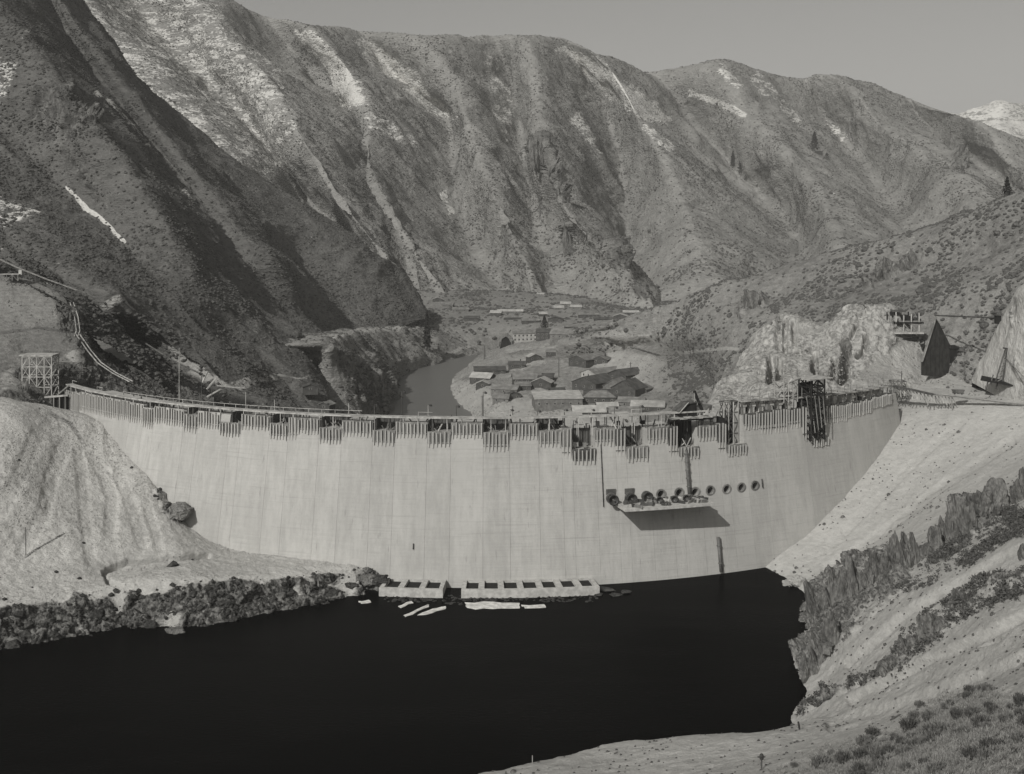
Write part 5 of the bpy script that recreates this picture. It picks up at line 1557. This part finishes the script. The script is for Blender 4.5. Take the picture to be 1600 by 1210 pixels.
# tip wagon standing on the track
c = Vector(P(1497, 621, 499)) + Vector((0, 0, 1.2))
wg = empty("tip_wagon", c, R_(-14), "small dark tip wagon standing on the track at the top of the slope", "wagon")
lb(MB().prism([(-2.6, -0.9, 1.9), (2.6, -0.9, 1.9), (2.0, -0.9, 0.7), (-2.0, -0.9, 0.7)], (0, 1.8, 0)), "body", M['plank_dark'], wg)
lb(MB().box((0, 0, 0.55), (4.6, 1.2, 0.25)), "frame", M['iron'], wg)
for sx in (-1.4, 1.4):
    for sy in (-0.7, 0.7):
        lb(MB().tube((sx, sy - 0.08, 0.35), (sx, sy + 0.08, 0.35), 0.38, 10), "wheel", M['iron'], wg)
# scaffold bundle at the very end of the crest
c = P(1402, 606, 528)
es = empty("timber_scaffold", c, 0, "tangle of timber frames where the crest meets the right abutment", "scaffold")
lattice(es, c[0] - 2.8, c[0] + 3.2, c[1] - 2.5, c[1] + 2.5, c[2] - 4, c[2] + 3.0, 3, 0.3, M['plank_mid'], M['plank_dark'], 4)
MB().beam(P(1408, 610, 522), P(1409, 580, 522), 0.3).build("mast", M['plank_dark'], es)
MB().beam(P(1388, 582, 524), P(1410, 588, 522), 0.25).build("boom", M['plank_mid'], es)

# ------------------------------------------------------------------ rocks
def ico(sub):
    bm = bmesh.new()
    bmesh.ops.create_icosphere(bm, subdivisions=sub, radius=1.0)
    V = np.array([v.co[:] for v in bm.verts]); Fc = np.array([[v.index for v in f.verts] for f in bm.faces])
    bm.free()
    return V, Fc
ICO4, ICO4F = ico(4)
ICO3, ICO3F = ico(3)
def facet_rock(rng, size, nplanes=16, upright=0.5, fine=True):
    V = ICO4 if fine else ICO3
    n = rng.normal(size=(nplanes, 3)); n[:, 2] *= (1 - upright)
    n /= np.linalg.norm(n, axis=1, keepdims=True)
    d = rng.uniform(0.6, 1.0, nplanes)
    k = V @ n.T
    r = np.min(np.where(k > 0.08, d[None] / np.maximum(k, 0.08), 2.2), 1)
    r = np.minimum(r, 1.45)
    q = V * r[:, None]
    off = rng.uniform(0, 99, 3)
    st = np.array([1.0, 1.0, 0.8])
    w = q * st * 2.1 + off
    w = w + 0.3 * np.stack([fbm(w, 3, 1), fbm(w + 9, 3, 2), fbm(w + 5, 3, 3)], -1)
    q = q * (1 + 0.16 * blocky(w, 3) + 0.09 * blocky(w * 2.6, 4) + 0.05 * fbm(w * 3, 3, 8))[:, None]
    return q * np.array(size)
def crag(px, py, wpx, hpx, n, seed, label, res=None, mat='crag', lean=-0.15, upright=0.28, name="rock_crag", cat="rock"):
    rng = np.random.default_rng(seed)
    g, _ = ground_at(res or BANKP, px, py)
    s = g.y / F
    W, H = wpx * s, hpx * s
    Vs, Fs, k = [], [], 0
    for i in range(n):
        f = (i + 0.5) / n - 0.5
        hh = H * rng.uniform(0.55, 1.0) if i != n // 2 else H
        ww = W / n * rng.uniform(0.85, 1.2)
        q = facet_rock(rng, (ww, ww * rng.uniform(0.8, 1.3) + W * 0.12, hh * 0.72), 18, upright)
        q[:, 0] += q[:, 2] * lean * rng.uniform(0.4, 1.3)
        an = rng.uniform(-0.5, 0.5); ca, sa = math.cos(an), math.sin(an)
        q = np.stack([q[:, 0] * ca - q[:, 1] * sa, q[:, 0] * sa + q[:, 1] * ca, q[:, 2]], 1)
        slope = 0.45
        q += np.array([f * W, rng.uniform(-0.25, 0.25) * W * 0.6, -hh * 0.02 + f * W * slope])
        Vs.append(q); Fs.append(ICO4F + k); k += len(q)
    o = arr_mesh(name, np.concatenate(Vs), np.concatenate(Fs), M[mat], False)
    o.location = g
    return tag(o, label, cat)
CR = [
    (1290, 950, 52, 60, 3, "broad low crag at the water end of the right bank ridge"),
    (1332, 925, 40, 62, 3, "split crag with a dark crack next above the water-end crag"),
    (1368, 905, 34, 56, 3, "narrow crag with two teeth in the middle of the right bank ridge"),
    (1412, 892, 54, 66, 4, "big jagged crag with several spires in the middle of the ridge"),
    (1456, 862, 26, 36, 2, "small grey tooth between the two tallest crags"),
    (1478, 842, 26, 38, 3, "thin dark slabs left of the tallest crag"),
    (1506, 835, 46, 76, 3, "tallest crag of the ridge with a double peak"),
    (1556, 800, 40, 50, 2, "rounded crag highest up the ridge near the right edge"),
    (1300, 1010, 60, 50, 4, "ribbed rock face dropping to the water below the ridge"),
    (1270, 1045, 34, 46, 3, "fluted rock edge at the shore furthest down"),
    (1455, 985, 24, 46, 1, "single dark upright boulder on the lower sandy slope"),
    (1598, 775, 30, 60, 2, "dark crag cut by the right edge of the picture"),
    (1240, 912, 26, 16, 2, "pale rock lump at the corner where the slope meets the water"),
    (1598, 870, 16, 26, 1, "dark stone at the right edge above the sandy gully"),
    (1420, 1010, 30, 26, 2, "dark weathered rocks among bushes on the lower strip"),
    (1386, 1040, 30, 24, 2, "dark rocks at the lower end of the bushy strip"),
    (1500, 945, 30, 20, 2, "low rocks in the middle of the bushy strip"),
]
for k, (x, y, w_, h_, n_, lab) in enumerate(CR):
    crag(x, y, w_, h_, n_, 100 + k, lab, mat='crag' if k != 12 else 'bank')
crag(272, 806, 44, 20, 3, 401, "grey boulder lodged on the edge of the spoil slope against the dam", res=SPOILP, mat='mound', upright=0.0, lean=-0.3, name="boulder", cat="boulder")
for k, (x, y, w_, h_, lab) in enumerate([(852, 255, 16, 34, "rocky knob on the crest of the middle mountain spur"), (888, 385, 12, 36, "dark rock fin low on the middle mountain spur"), (1500, 232, 20, 40, "pinnacled rocks on the right mountain ridge"), (1382, 430, 30, 34, "broken rocks halfway up the right hill"), (1425, 410, 26, 24, "pale rocks higher on the right hill"), (1180, 478, 28, 28, "small outcrop on the lower right hill")]):
    crag(x, y, w_, h_, 3, 500 + k, lab, res=(RNGP, RNGP, RNGP, RIGHTP, RIGHTP, RIGHTP)[k], mat='crag', lean=-0.1, upright=0.5, name="rock_outcrop")

# ------------------------------------------------------------------ scattered cover (nobody could count it)
def gn_scatter(name, pts, scl, mat, label, cat, flat=0.7, rough=0.5, sub=2, seed=0):
    me = bpy.data.meshes.new(name)
    pts = np.ascontiguousarray(pts, np.float32)
    me.vertices.add(len(pts)); me.vertices.foreach_set("co", pts.ravel())
    a = me.attributes.new("scl", 'FLOAT', 'POINT'); a.data.foreach_set("value", np.ascontiguousarray(scl, np.float32))
    rng = np.random.default_rng(seed)
    a = me.attributes.new("rotz", 'FLOAT_VECTOR', 'POINT')
    rv = np.zeros((len(pts), 3), np.float32); rv[:, 2] = rng.uniform(0, 6.28, len(pts)); rv[:, 0] = rng.uniform(-0.25, 0.25, len(pts))
    a.data.foreach_set("vector", rv.ravel())
    me.materials.append(mat)
    o = link_mesh(name, me)
    ng = bpy.data.node_groups.new(name + "_nodes", 'GeometryNodeTree')
    ng.interface.new_socket("Geometry", in_out='INPUT', socket_type='NodeSocketGeometry')
    ng.interface.new_socket("Geometry", in_out='OUTPUT', socket_type='NodeSocketGeometry')
    nn, ll = ng.nodes, ng.links
    gi, go = nn.new('NodeGroupInput'), nn.new('NodeGroupOutput')
    ic = nn.new('GeometryNodeMeshIcoSphere'); ic.inputs['Subdivisions'].default_value = sub; ic.inputs['Radius'].default_value = 1.0
    sp = nn.new('GeometryNodeSetPosition')
    nz = nn.new('ShaderNodeTexNoise'); nz.inputs['Scale'].default_value = 1.7; nz.inputs['Detail'].default_value = 2
    sub_ = nn.new('ShaderNodeVectorMath'); sub_.operation = 'SUBTRACT'; sub_.inputs[1].default_value = (0.5, 0.5, 0.5)
    mul = nn.new('ShaderNodeVectorMath'); mul.operation = 'SCALE'; mul.inputs['Scale'].default_value = rough * 2.5
    ll.new(nz.outputs['Color'], sub_.inputs[0]); ll.new(sub_.outputs[0], mul.inputs[0])
    ll.new(ic.outputs[0], sp.inputs[0]); ll.new(mul.outputs[0], sp.inputs['Offset'])
    tr = nn.new('GeometryNodeTransform'); tr.inputs['Scale'].default_value = (1, 1, flat)
    ll.new(sp.outputs[0], tr.inputs[0])
    io = nn.new('GeometryNodeInstanceOnPoints')
    at1 = nn.new('GeometryNodeInputNamedAttribute'); at1.data_type = 'FLOAT'; at1.inputs[0].default_value = "scl"
    at2 = nn.new('GeometryNodeInputNamedAttribute'); at2.data_type = 'FLOAT_VECTOR'; at2.inputs[0].default_value = "rotz"
    ll.new(gi.outputs[0], io.inputs['Points']); ll.new(tr.outputs[0], io.inputs['Instance'])
    ll.new(at1.outputs[0], io.inputs['Scale']); ll.new(at2.outputs[0], io.inputs['Rotation'])
    sm = nn.new('GeometryNodeSetMaterial'); sm.inputs['Material'].default_value = mat
    ll.new(io.outputs[0], sm.inputs[0]); ll.new(sm.outputs[0], go.inputs[0])
    md = o.modifiers.new("scatter", 'NODES'); md.node_group = ng
    return tag(o, label, cat, None, 'stuff')
def sample(res, n, seed, weight=None, rect=None):
    o, G, N, (px, py, at) = res
    rng = np.random.default_rng(seed)
    a, b = G.shape[0] - 1, G.shape[1] - 1
    du = np.linalg.norm(np.cross(G[1:, :-1] - G[:-1, :-1], G[:-1, 1:] - G[:-1, :-1]), axis=-1)
    w = du.copy()
    if weight is not None: w = w * weight[:-1, :-1]
    D = G[:-1, :-1, 1]
    X, Y = px[:-1, :-1], py[:-1, :-1]
    w = w * ((D > 20) & (X > -250) & (X < 1850) & (Y > -120) & (Y < 1350))
    w = w.ravel() / w.sum()
    i = rng.choice(len(w), n, p=w)
    u, v = np.unravel_index(i, (a, b))
    fu, fv = rng.random(n)[:, None], rng.random(n)[:, None]
    p = G[u, v] * (1 - fu) * (1 - fv) + G[u + 1, v] * fu * (1 - fv) + G[u, v + 1] * (1 - fu) * fv + G[u + 1, v + 1] * fu * fv
    return p, rng
def clump(res, f, seed, a=0.45, b=0.6):
    return sstep(a, b, 0.5 + 0.5 * fbm(res[1] * f, 3, seed))
sm_ = RNGP[3][2]
p, rg = sample(RNGP, 75000, 1, (1 - np.clip(sm_['snow'] * 1.3, 0, 0.9)) * (0.25 + clump(RNGP, 0.012, 3)))
gn_scatter("far_sagebrush", p, rg.uniform(0.9, 2.3, len(p)) * (1 + (rg.random(len(p)) > 0.985) * 1.2), M['bush_far'], "sagebrush speckling the far mountain range", "sagebrush", 0.6, 0.5, 1, 11)
p, rg = sample(LEFTP, 40000, 2, 0.3 + clump(LEFTP, 0.02, 5))
gn_scatter("hillside_sagebrush", p, rg.uniform(0.5, 1.5, len(p)), M['bush_far'], "low brush covering the dark left hillside", "sagebrush", 0.6, 0.5, 1, 12)
p, rg = sample(RIGHTP, 14000, 3, (1 - RIGHTP[3][2]['pale'] * 0.9) * (0.15 + clump(RIGHTP, 0.03, 6)))
gn_scatter("hillside_sagebrush", p, rg.uniform(0.5, 1.3, len(p)) * (1 + (rg.random(len(p)) > 0.93) * 1.1), M['leaf'], "dark sagebrush dotting the dry right hill", "sagebrush", 0.65, 0.5, 2, 13)
p, rg = sample(BLUFFP, 5000, 44, 0.3 + clump(BLUFFP, 0.05, 8))
gn_scatter("bluff_brush", p, rg.uniform(0.4, 1.3, len(p)), M['bush_far'], "low brush on the left river bank and bluff", "brush", 0.7, 0.5, 1, 24)
p, rg = sample(FLOORP, 5000, 4, 0.2 + clump(FLOORP, 0.02, 7))
gn_scatter("valley_brush", p, rg.uniform(0.8, 2.6, len(p)), M['bush_far'], "brush on the valley floor beyond the river", "brush", 0.7, 0.5, 1, 14)
def leaf_scatter(name, pts, scl, mat, label, cat, seed):
    """small open bushes of loose leaves, joined in one mesh"""
    rng = np.random.default_rng(seed)
    n = 22
    N_ = len(pts)
    d = rng.normal(size=(N_, n, 3)); d /= np.linalg.norm(d, axis=-1, keepdims=True)
    d[..., 2] = np.abs(d[..., 2]) * 0.9
    c = np.asarray(pts)[:, None] + d * (np.asarray(scl)[:, None, None] * rng.uniform(0.4, 1.0, (N_, n, 1)))
    a = rng.normal(size=(N_, n, 3)); a /= np.linalg.norm(a, axis=-1, keepdims=True)
    b = np.cross(a, rng.normal(size=(N_, n, 3))); b /= np.maximum(1e-6, np.linalg.norm(b, axis=-1, keepdims=True))
    s_ = np.asarray(scl)[:, None, None] * rng.uniform(0.16, 0.34, (N_, n, 1))
    V = np.stack([c - a * s_, c + b * s_ * 0.6, c + a * s_, c - b * s_ * 0.6], 2).reshape(-1, 3)
    o = arr_mesh(name, V, np.arange(len(V)).reshape(-1, 4), mat, False)
    return tag(o, label, cat, None, 'stuff')
wgt = BANKP[3][2]
stripw = np.clip(poly_mask(BANKP[3][0], BANKP[3][1], [(1340, 1070), (1400, 1030), (1410, 985), (1450, 950), (1520, 905), (1620, 890), (1620, 925), (1530, 950), (1460, 1000), (1400, 1050)], 8) * 1.0
    + poly_mask(BANKP[3][0], BANKP[3][1], [(1440, 890), (1500, 830), (1570, 795), (1610, 800), (1610, 830), (1560, 850), (1460, 905), (1400, 930)], 10) * 1.0
    + line_mask(BANKP[3][0], BANKP[3][1], [(1250, 1118), (1300, 1092), (1350, 1064)], 6) * 0.6, 0, 1)
p, rg = sample(BANKP, 1500, 5, stripw * (0.1 + clump(BANKP, 0.12, 33)))
leaf_scatter("bank_brush", p, rg.uniform(0.6, 1.6, len(p)), M['leaf'], "dark low brush between the rocks of the right bank", "brush", 15)
p, rg = sample(BANKP, 9000, 6, 0.02 + 0.8 * wgt['rock'] + 0.1 * clump(BANKP, 0.06, 9))
gn_scatter("bank_rubble", p, rg.uniform(0.08, 0.4, len(p)) * (1 + (rg.random(len(p)) > 0.96) * 1.5), M['crag'], "loose stones on the right bank", "rubble", 0.8, 0.35, 1, 16)
wgt = SPOILP[3][2]
p, rg = sample(SPOILP, 3500, 7, 0.003 + wgt['rock'])
gn_scatter("shore_rubble", p, 0.12 + 0.9 * rg.random(len(p)) ** 5 * (1 + (rg.random(len(p)) > 0.95) * 1.2), M['wetrock'], "dark wet boulders along the left shore", "rubble", 0.7, 0.75, 1, 17)
p, rg = sample(SPOILP, 12000, 8, (1 - np.clip(wgt['rock'] * 1.5, 0, 1)) * 0.15 + (1 - np.clip(wgt['rock'] * 1.5, 0, 1)) * clump(SPOILP, 0.05, 10))
gn_scatter("spoil_rubble", p, rg.uniform(0.08, 0.32, len(p)), M['bank'], "broken stones on the spoil slope", "rubble", 0.8, 0.35, 1, 18)
p, rg = sample(KNOBP, 5000, 9, 0.05 + clump(KNOBP, 0.08, 12) * 0.6)
gn_scatter("rock_rubble", p, rg.uniform(0.15, 0.8, len(p)), M['knob'], "blasted stones on the right abutment rock", "rubble", 0.8, 0.35, 1, 19)
wv_ = sstep(1030, 1060, VILLP[3][0]) * (0.3 + clump(VILLP, 0.05, 50))
p, rg = sample(VILLP, 2600, 51, wv_ + 1e-6)
gn_scatter("gully_brush", p, rg.uniform(0.4, 1.4, len(p)), M['leaf'], "dark brush on the slope right of the camp", "brush", 0.7, 0.5, 1, 52)
p, rg = sample(VILLP, 5000, 10, 0.2 + clump(VILLP, 0.04, 14))
gn_scatter("camp_rubble", p, rg.uniform(0.2, 0.9, len(p)), M['village'], "stones and scraps on the camp ground", "rubble", 0.7, 0.4, 1, 20)
p, rg = sample(ABUTP, 5000, 11, 0.15 + ABUTP[3][2]['rock'] + clump(ABUTP, 0.07, 15) * 0.4)
gn_scatter("mound_rubble", p, rg.uniform(0.15, 0.6, len(p)), M['mound'], "broken stones on the excavated mound", "rubble", 0.8, 0.35, 1, 21)
fgm = poly_mask(BANKP[3][0], BANKP[3][1], [(1180, 1240), (1300, 1180), (1400, 1160), (1460, 1100), (1530, 1085), (1640, 1120), (1700, 1260), (1200, 1290)], 20)

# ------------------------------------------------------------------ foreground shrubs and dry grass
def blades(rng, n, R, H, w, droop=0.3, spread=1.0):
    """n thin upright leaves in a dome"""
    V, Fc = [], []
    ph = rng.uniform(0, 2 * np.pi, n); rr = R * np.sqrt(rng.random(n)) * 0.75
    for i in range(n):
        bx, by = rr[i] * math.cos(ph[i]), rr[i] * math.sin(ph[i])
        hz_ = H * (1 - 0.55 * (rr[i] / R) ** 2) * rng.uniform(0.35, 1.0)
        lz = hz_ * rng.uniform(0.25, 0.5)
        out = spread * rng.uniform(0.0, 0.6)
        dx, dy = out * math.cos(ph[i]) + rng.uniform(-0.4, 0.4), out * math.sin(ph[i]) + rng.uniform(-0.4, 0.4)
        a = np.array([bx, by, hz_ - lz]); b = a + np.array([dx * lz, dy * lz, lz])
        t = rng.uniform(0, 3.14)
        s = np.array([math.cos(t), math.sin(t), rng.uniform(-0.2, 0.2)]) * w * rng.uniform(0.6, 1.3)
        k = len(V)
        V += [a - s * 0.6, a + s * 0.6, b + s * 0.25, b - s * 0.25]
        Fc.append((k, k + 1, k + 2, k + 3))
    return np.array(V), np.array(Fc)
shr = []
for k in range(4):
    rng = np.random.default_rng(40 + k)
    root = empty("sagebrush", (0, 0, -500), 0, "rounded sagebrush bush on the near bank at the lower right corner", "bush", "sagebrush bushes on the near bank")
    V, Fc = blades(rng, 520, 1.0, 1.25, 0.075)
    me = arr_mesh("foliage", V, Fc, M['leaf'] if k % 2 else M['leaf_grey'], False)
    me.parent = root
    m = MB()
    for i in range(7):
        an = rng.uniform(0, 6.28)
        m.tube((0, 0, -0.15), (0.55 * math.cos(an), 0.55 * math.sin(an), rng.uniform(0.4, 0.8)), 0.035, 5, 0.012)
    st_ = local_build(m, "stem", M['bark'], root)
    KIDS[root.name] = [me, st_]
    shr.append(root)
p, rg = sample(BANKP, 230, 21, fgm * (0.15 + clump(BANKP, 0.09, 44, 0.4, 0.6)))
extra = [(1285, 1195, 2.6), (1318, 1192, 2.2), (1350, 1165, 2.0), (1358, 1178, 1.6), (1300, 1180, 1.2), (1500, 1125, 2.0), (1520, 1120, 2.2), (1555, 1115, 1.8), (1575, 1128, 1.9), (1455, 1130, 1.4)]
plc = [(Vector(q), 0.5 + 1.7 * rg.random() ** 2) for q in p] + [(ground_at(BANKP, x, y)[0], s) for x, y, s in extra]
for i, (q, s) in enumerate(plc):
    src = shr[i % 4]
    o = src if i < 4 else copy_tree(src)
    o.location = q - Vector((0, 0, 0.1))
    o.rotation_euler = (0, 0, rs.uniform(0, 6.28))
    o.scale = (s, s, s * rs.uniform(0.7, 1.0))
    o['label'] = '%s %s sagebrush bush on the near bank at the lower right corner' % ('large' if s > 1.5 else 'middling' if s > 0.85 else 'small', 'grey-green' if i % 2 == 0 else 'dark')
# dry grass between them
p, rg = sample(BANKP, 10000, 22, fgm * (0.5 + clump(BANKP, 0.15, 22)))
Vs, Fs, k = [], [], 0
for q in p:
    V, Fc = blades(rg, 16, 0.5, rg.uniform(0.5, 1.5), 0.07, spread=1.2)
    Vs.append(V + q); Fs.append(Fc + k); k += len(V)
o = arr_mesh("dry_grass", np.concatenate(Vs), np.concatenate(Fs), M['leaf_pale'], False)
tag(o, "dry grass tufts on the near bank", "grass", None, 'stuff')
# near posts
g, _ = ground_at(BANKP, 1192, 1203)
sp_ = empty("marker_post", g, 0, "dark marker post with a short crossbar on the near bank", "post")
h = 26 * g.y / F
lb(MB().tube((0, 0, -0.5), (0, 0, h * 0.75), 0.16, 8), "post", M['plank_dark'], sp_)
lb(MB().beam((-0.8, 0, h * 0.78), (0.75, 0, h * 0.78), 0.22), "crossbar", M['plank_dark'], sp_)
m = MB(); lathe(m, (0, 0, h * 0.62), (0, 0.001, 1), [(0.05, 0), (0.42, 0.1), (0.46, h * 0.22), (0.3, h * 0.34), (0.05, h * 0.38)], 10); lb(m, "finial", M['iron'], sp_)  # dark finial on top of the post
g, _ = ground_at(BANKP, 1250, 1140)
tag(MB().tube(g - Vector((0, 0, 0.4)), g + Vector((-0.4, 0, 1.8)), 0.22, 8).build("stake", M['iron']), "short dark leaning stake at the tip of the right bank", "stake")
g, _ = ground_at(BANKP, 832, 1192)
tag(MB().tube(g - Vector((0, 0, 0.4)), g + Vector((0, 0, 2.0)), 0.1, 8).build("stake", M['timber']), "thin pale stake at the edge of the water on the near shore", "stake")
for k, (x, y, a_, L_) in enumerate([(1396, 1122, 0.5, 2.4)]):
    g, n_ = ground_at(BANKP, x, y)
    d = Vector((math.cos(a_), 0.2, math.sin(a_) * 0.8)) * L_ / 2
    tag(MB().beam(g - d + Vector((0, 0, 0.3)), g + d + Vector((0, 0, 0.3)), 0.25).build("driftwood_log", M['bark']), "dark stick lying on the sandy slope above the bushes", "log")
# pole on the spoil
g, _ = ground_at(SPOILP, 43, 862)
tag(MB().tube(g - Vector((0, 0, 0.5)), g + Vector((-0.1, 0, 9.2)), 0.14, 8).build("marker_pole", M['plank_dark']), "thin pole standing alone on the left spoil slope", "pole")

# ------------------------------------------------------------------ ice on the reservoir
def floe(pts, label):
    q = []
    rng = np.random.default_rng(len(label))
    n = len(pts)
    for i in range(n):
        a, b = np.array(pts[i]), np.array(pts[(i + 1) % n])
        for f in (0, 0.34, 0.67):
            c = a + (b - a) * f + rng.normal(size=2) * 0.9 * (f > 0)
            D = CAMZ * F / (c[1] - HY)
            q.append(((c[0] - 800) * D / F, D, -0.05))
    o = MB().prism(q, (0, 0, 0.22)).build("ice_floe", M['snow'])
    tag(o, label, "ice floe", "ice floes below the ledges")
floe([(726, 942), (770, 941), (812, 943), (812, 951), (770, 952), (730, 950)], "longest white ice floe below the seven-bay ledge")
floe([(814, 946), (850, 945), (853, 950), (820, 951)], "thin white ice floe right of the longest one")
floe([(622, 948), (643, 940), (646, 943), (626, 951)], "small white floe nearest the rocky shore")
floe([(631, 962), (662, 948), (671, 945), (670, 949), (645, 961), (633, 965)], "slanting white floe below the three-bay ledge")
floe([(652, 962), (676, 952), (696, 948), (694, 953), (666, 961)], "second slanting floe right of the first")
floe([(560, 940), (576, 938), (580, 942), (564, 944)], "tiny white floe against the dark shore rocks")
for k, (x, y, s) in enumerate([(945, 922, 2.2), (962, 930, 1.6), (976, 926, 1.4), (935, 930, 1.2)]):
    rng = np.random.default_rng(700 + k)
    D = CAMZ * F / (y - HY)
    o = arr_mesh("shore_stone", facet_rock(rng, (s * 1.4, s, s * 0.5), 12, 0.2, False), ICO3F, M['wetrock'], False)
    o.location = P(x, y, D)
    tag(o, ("dark stone at the right end of the long ledge", "dark stone just off the end of the long ledge", "outermost small stone off the long ledge", "small stone below the corner of the long ledge")[k], "stone")
for k, (x, y, s_, lab) in enumerate([
    (570, 905, 3.4, "big dark boulder at the tip of the rocky shore beside the short ledge"), (548, 915, 2.6, "dark boulder just left of the shore tip"), (520, 925, 2.2, "angular boulder low on the shore below the spoil bench"),
    (432, 938, 2.8, "dark block half way along the rocky shore"), (352, 950, 2.4, "boulder under the trench on the rocky shore"), (300, 930, 2.0, "stone on top of the rocky shore band"), (262, 985, 2.6, "low rock standing in the water off the left shore"),
    (236, 975, 2.0, "rock at the water's edge left of the standing rock"), (150, 960, 2.6, "boulder in the left part of the rocky shore"), (70, 968, 2.2, "boulder near the left edge of the rocky shore"), (20, 1006, 2.2, "flat stone at the water's edge in the left corner"), (590, 912, 2.4, "boulder leaning against the short ledge")]):
    rng = np.random.default_rng(800 + k)
    g = ground_at(SPOILP, x, y)[0] if k != 6 else Vector(P(278, 988, CAMZ * F / (988 - HY)))
    o = arr_mesh("boulder", facet_rock(rng, (s_ * rng.uniform(0.8, 1.3), s_ * 0.9, s_ * rng.uniform(0.5, 0.8)), 14, 0.1), ICO4F, M['wetrock'] if k % 3 else M['crag'], False)
    o.location = g
    tag(o, lab, "boulder")
# rubble strip under the ledges
rng = np.random.default_rng(77)
pp = []
for i in range(420):
    x = rng.uniform(600, 935); y = rng.uniform(926, 941) + (4 if 690 < x < 725 else 0)
    D = CAMZ * F / (y - HY); pp.append(((x - 800) * D / F, D, rng.uniform(-0.25, 0.05)))
gn_scatter("ledge_rubble", pp, rng.uniform(0.25, 0.9, len(pp)), M['wetrock'], "dark broken stones in the water in front of the ledges", "rubble", 0.6, 0.4, 1, 30)

# ------------------------------------------------------------------ conifers
def conifer(px, py, hpx, res, label, seed, name="pine_tree", broad=0.24, D=None):
    rng = np.random.default_rng(seed)
    g, _ = ground_at(res, px, py)
    H = hpx * g.y / F
    r = empty(name, g, 0, label, "tree")
    lb(MB().tube((0, 0, -1), (0, 0, H * 0.95), H * 0.02, 7, H * 0.004), "trunk", M['bark'], r)
    n = 900
    V, Fc = [], []
    for i in range(n):
        f = rng.random() ** 0.8
        z = H * (0.12 + 0.88 * f)
        lim = H * broad * (1 - f) ** 0.75 * (0.55 + 0.6 * rng.random())
        an = rng.uniform(0, 6.28)
        rad = lim * math.sqrt(rng.random())
        c = np.array([rad * math.cos(an), rad * math.sin(an), z - rad * 0.25])
        s = H * 0.035 * rng.uniform(0.6, 1.4)
        a = rng.normal(size=3); a /= np.linalg.norm(a); b = np.cross(a, rng.normal(size=3)); b /= max(1e-6, np.linalg.norm(b))
        k = len(V)
        V += [c - a * s, c + b * s * 0.7, c + a * s, c - b * s * 0.7]; Fc.append((k, k + 1, k + 2, k + 3))
    o = arr_mesh("crown", np.array(V), np.array(Fc), M['needle'], False); o.parent = r
    return r
conifer(1146, 262, 26, RNGP, "left tall conifer of the pair on the far mountain", 1)
conifer(1158, 272, 34, RNGP, "right tall conifer of the pair on the far mountain", 2)
conifer(1170, 282, 13, RNGP, "low dark tree at the foot of the conifer pair", 3, "juniper_tree", 0.6)
conifer(1271, 236, 30, RNGP, "lone dense conifer high on the right of the far mountain", 4, "pine_tree", 0.3)
conifer(1292, 248, 11, RNGP, "low dark tree right of the lone high conifer", 5, "juniper_tree", 0.8)
conifer(1571, 303, 30, RIGHTP, "dark pine standing on the skyline of the right hill", 6, "pine_tree", 0.36)
conifer(850, 512, 22, FLOORP, "dark tree on the flat among the far cottages", 7, "pine_tree", 0.4)
conifer(668, 545, 60, BLUFFP, "bare-looking slender tree on the far river bank", 8, "poplar_tree", 0.12)

# ------------------------------------------------------------------ smoke drifting from the works
V = ICO4.copy()
off = fbm(V * 1.3 + 3, 3, 90)
V = V * (1 + 0.75 * off[:, None])
V = V * np.array([18, 24, 26])
V[:, 0] += V[:, 2] * 0.15
sk = bpy.data.materials.new("drifting_smoke"); sk.use_nodes = True
kn = sk.node_tree.nodes; kn.clear()
ko = kn.new('ShaderNodeOutputMaterial'); kv = kn.new('ShaderNodeVolumePrincipled')
kv.inputs['Color'].default_value = (0.28, 0.275, 0.26, 1); kv.inputs['Density'].default_value = 0.013
sk.node_tree.links.new(kv.outputs[0], ko.inputs['Volume'])
o = arr_mesh("drifting_smoke", V, ICO4F, sk, True)
o.location = P(1056, 592, 690)
tag(o, "dark smoke drifting in the gully behind the hoist house", "smoke", None, 'stuff')



# ------------------------------------------------------------------ air between the ridges
hz = bpy.data.materials.new("valley_haze")
hz.use_nodes = True
hn = hz.node_tree.nodes
hn.clear()
ho = hn.new('ShaderNodeOutputMaterial')
hv = hn.new('ShaderNodeVolumePrincipled')
hv.inputs['Color'].default_value = (0.96, 0.95, 0.92, 1)
hv.inputs['Density'].default_value = 0.00007
hz.node_tree.links.new(hv.outputs[0], ho.inputs['Volume'])
o = MB().box((0, 2900, 381), (7000, 7400, 818)).build("haze", hz)
tag(o, "thin haze filling the valley", "haze", None, 'stuff')
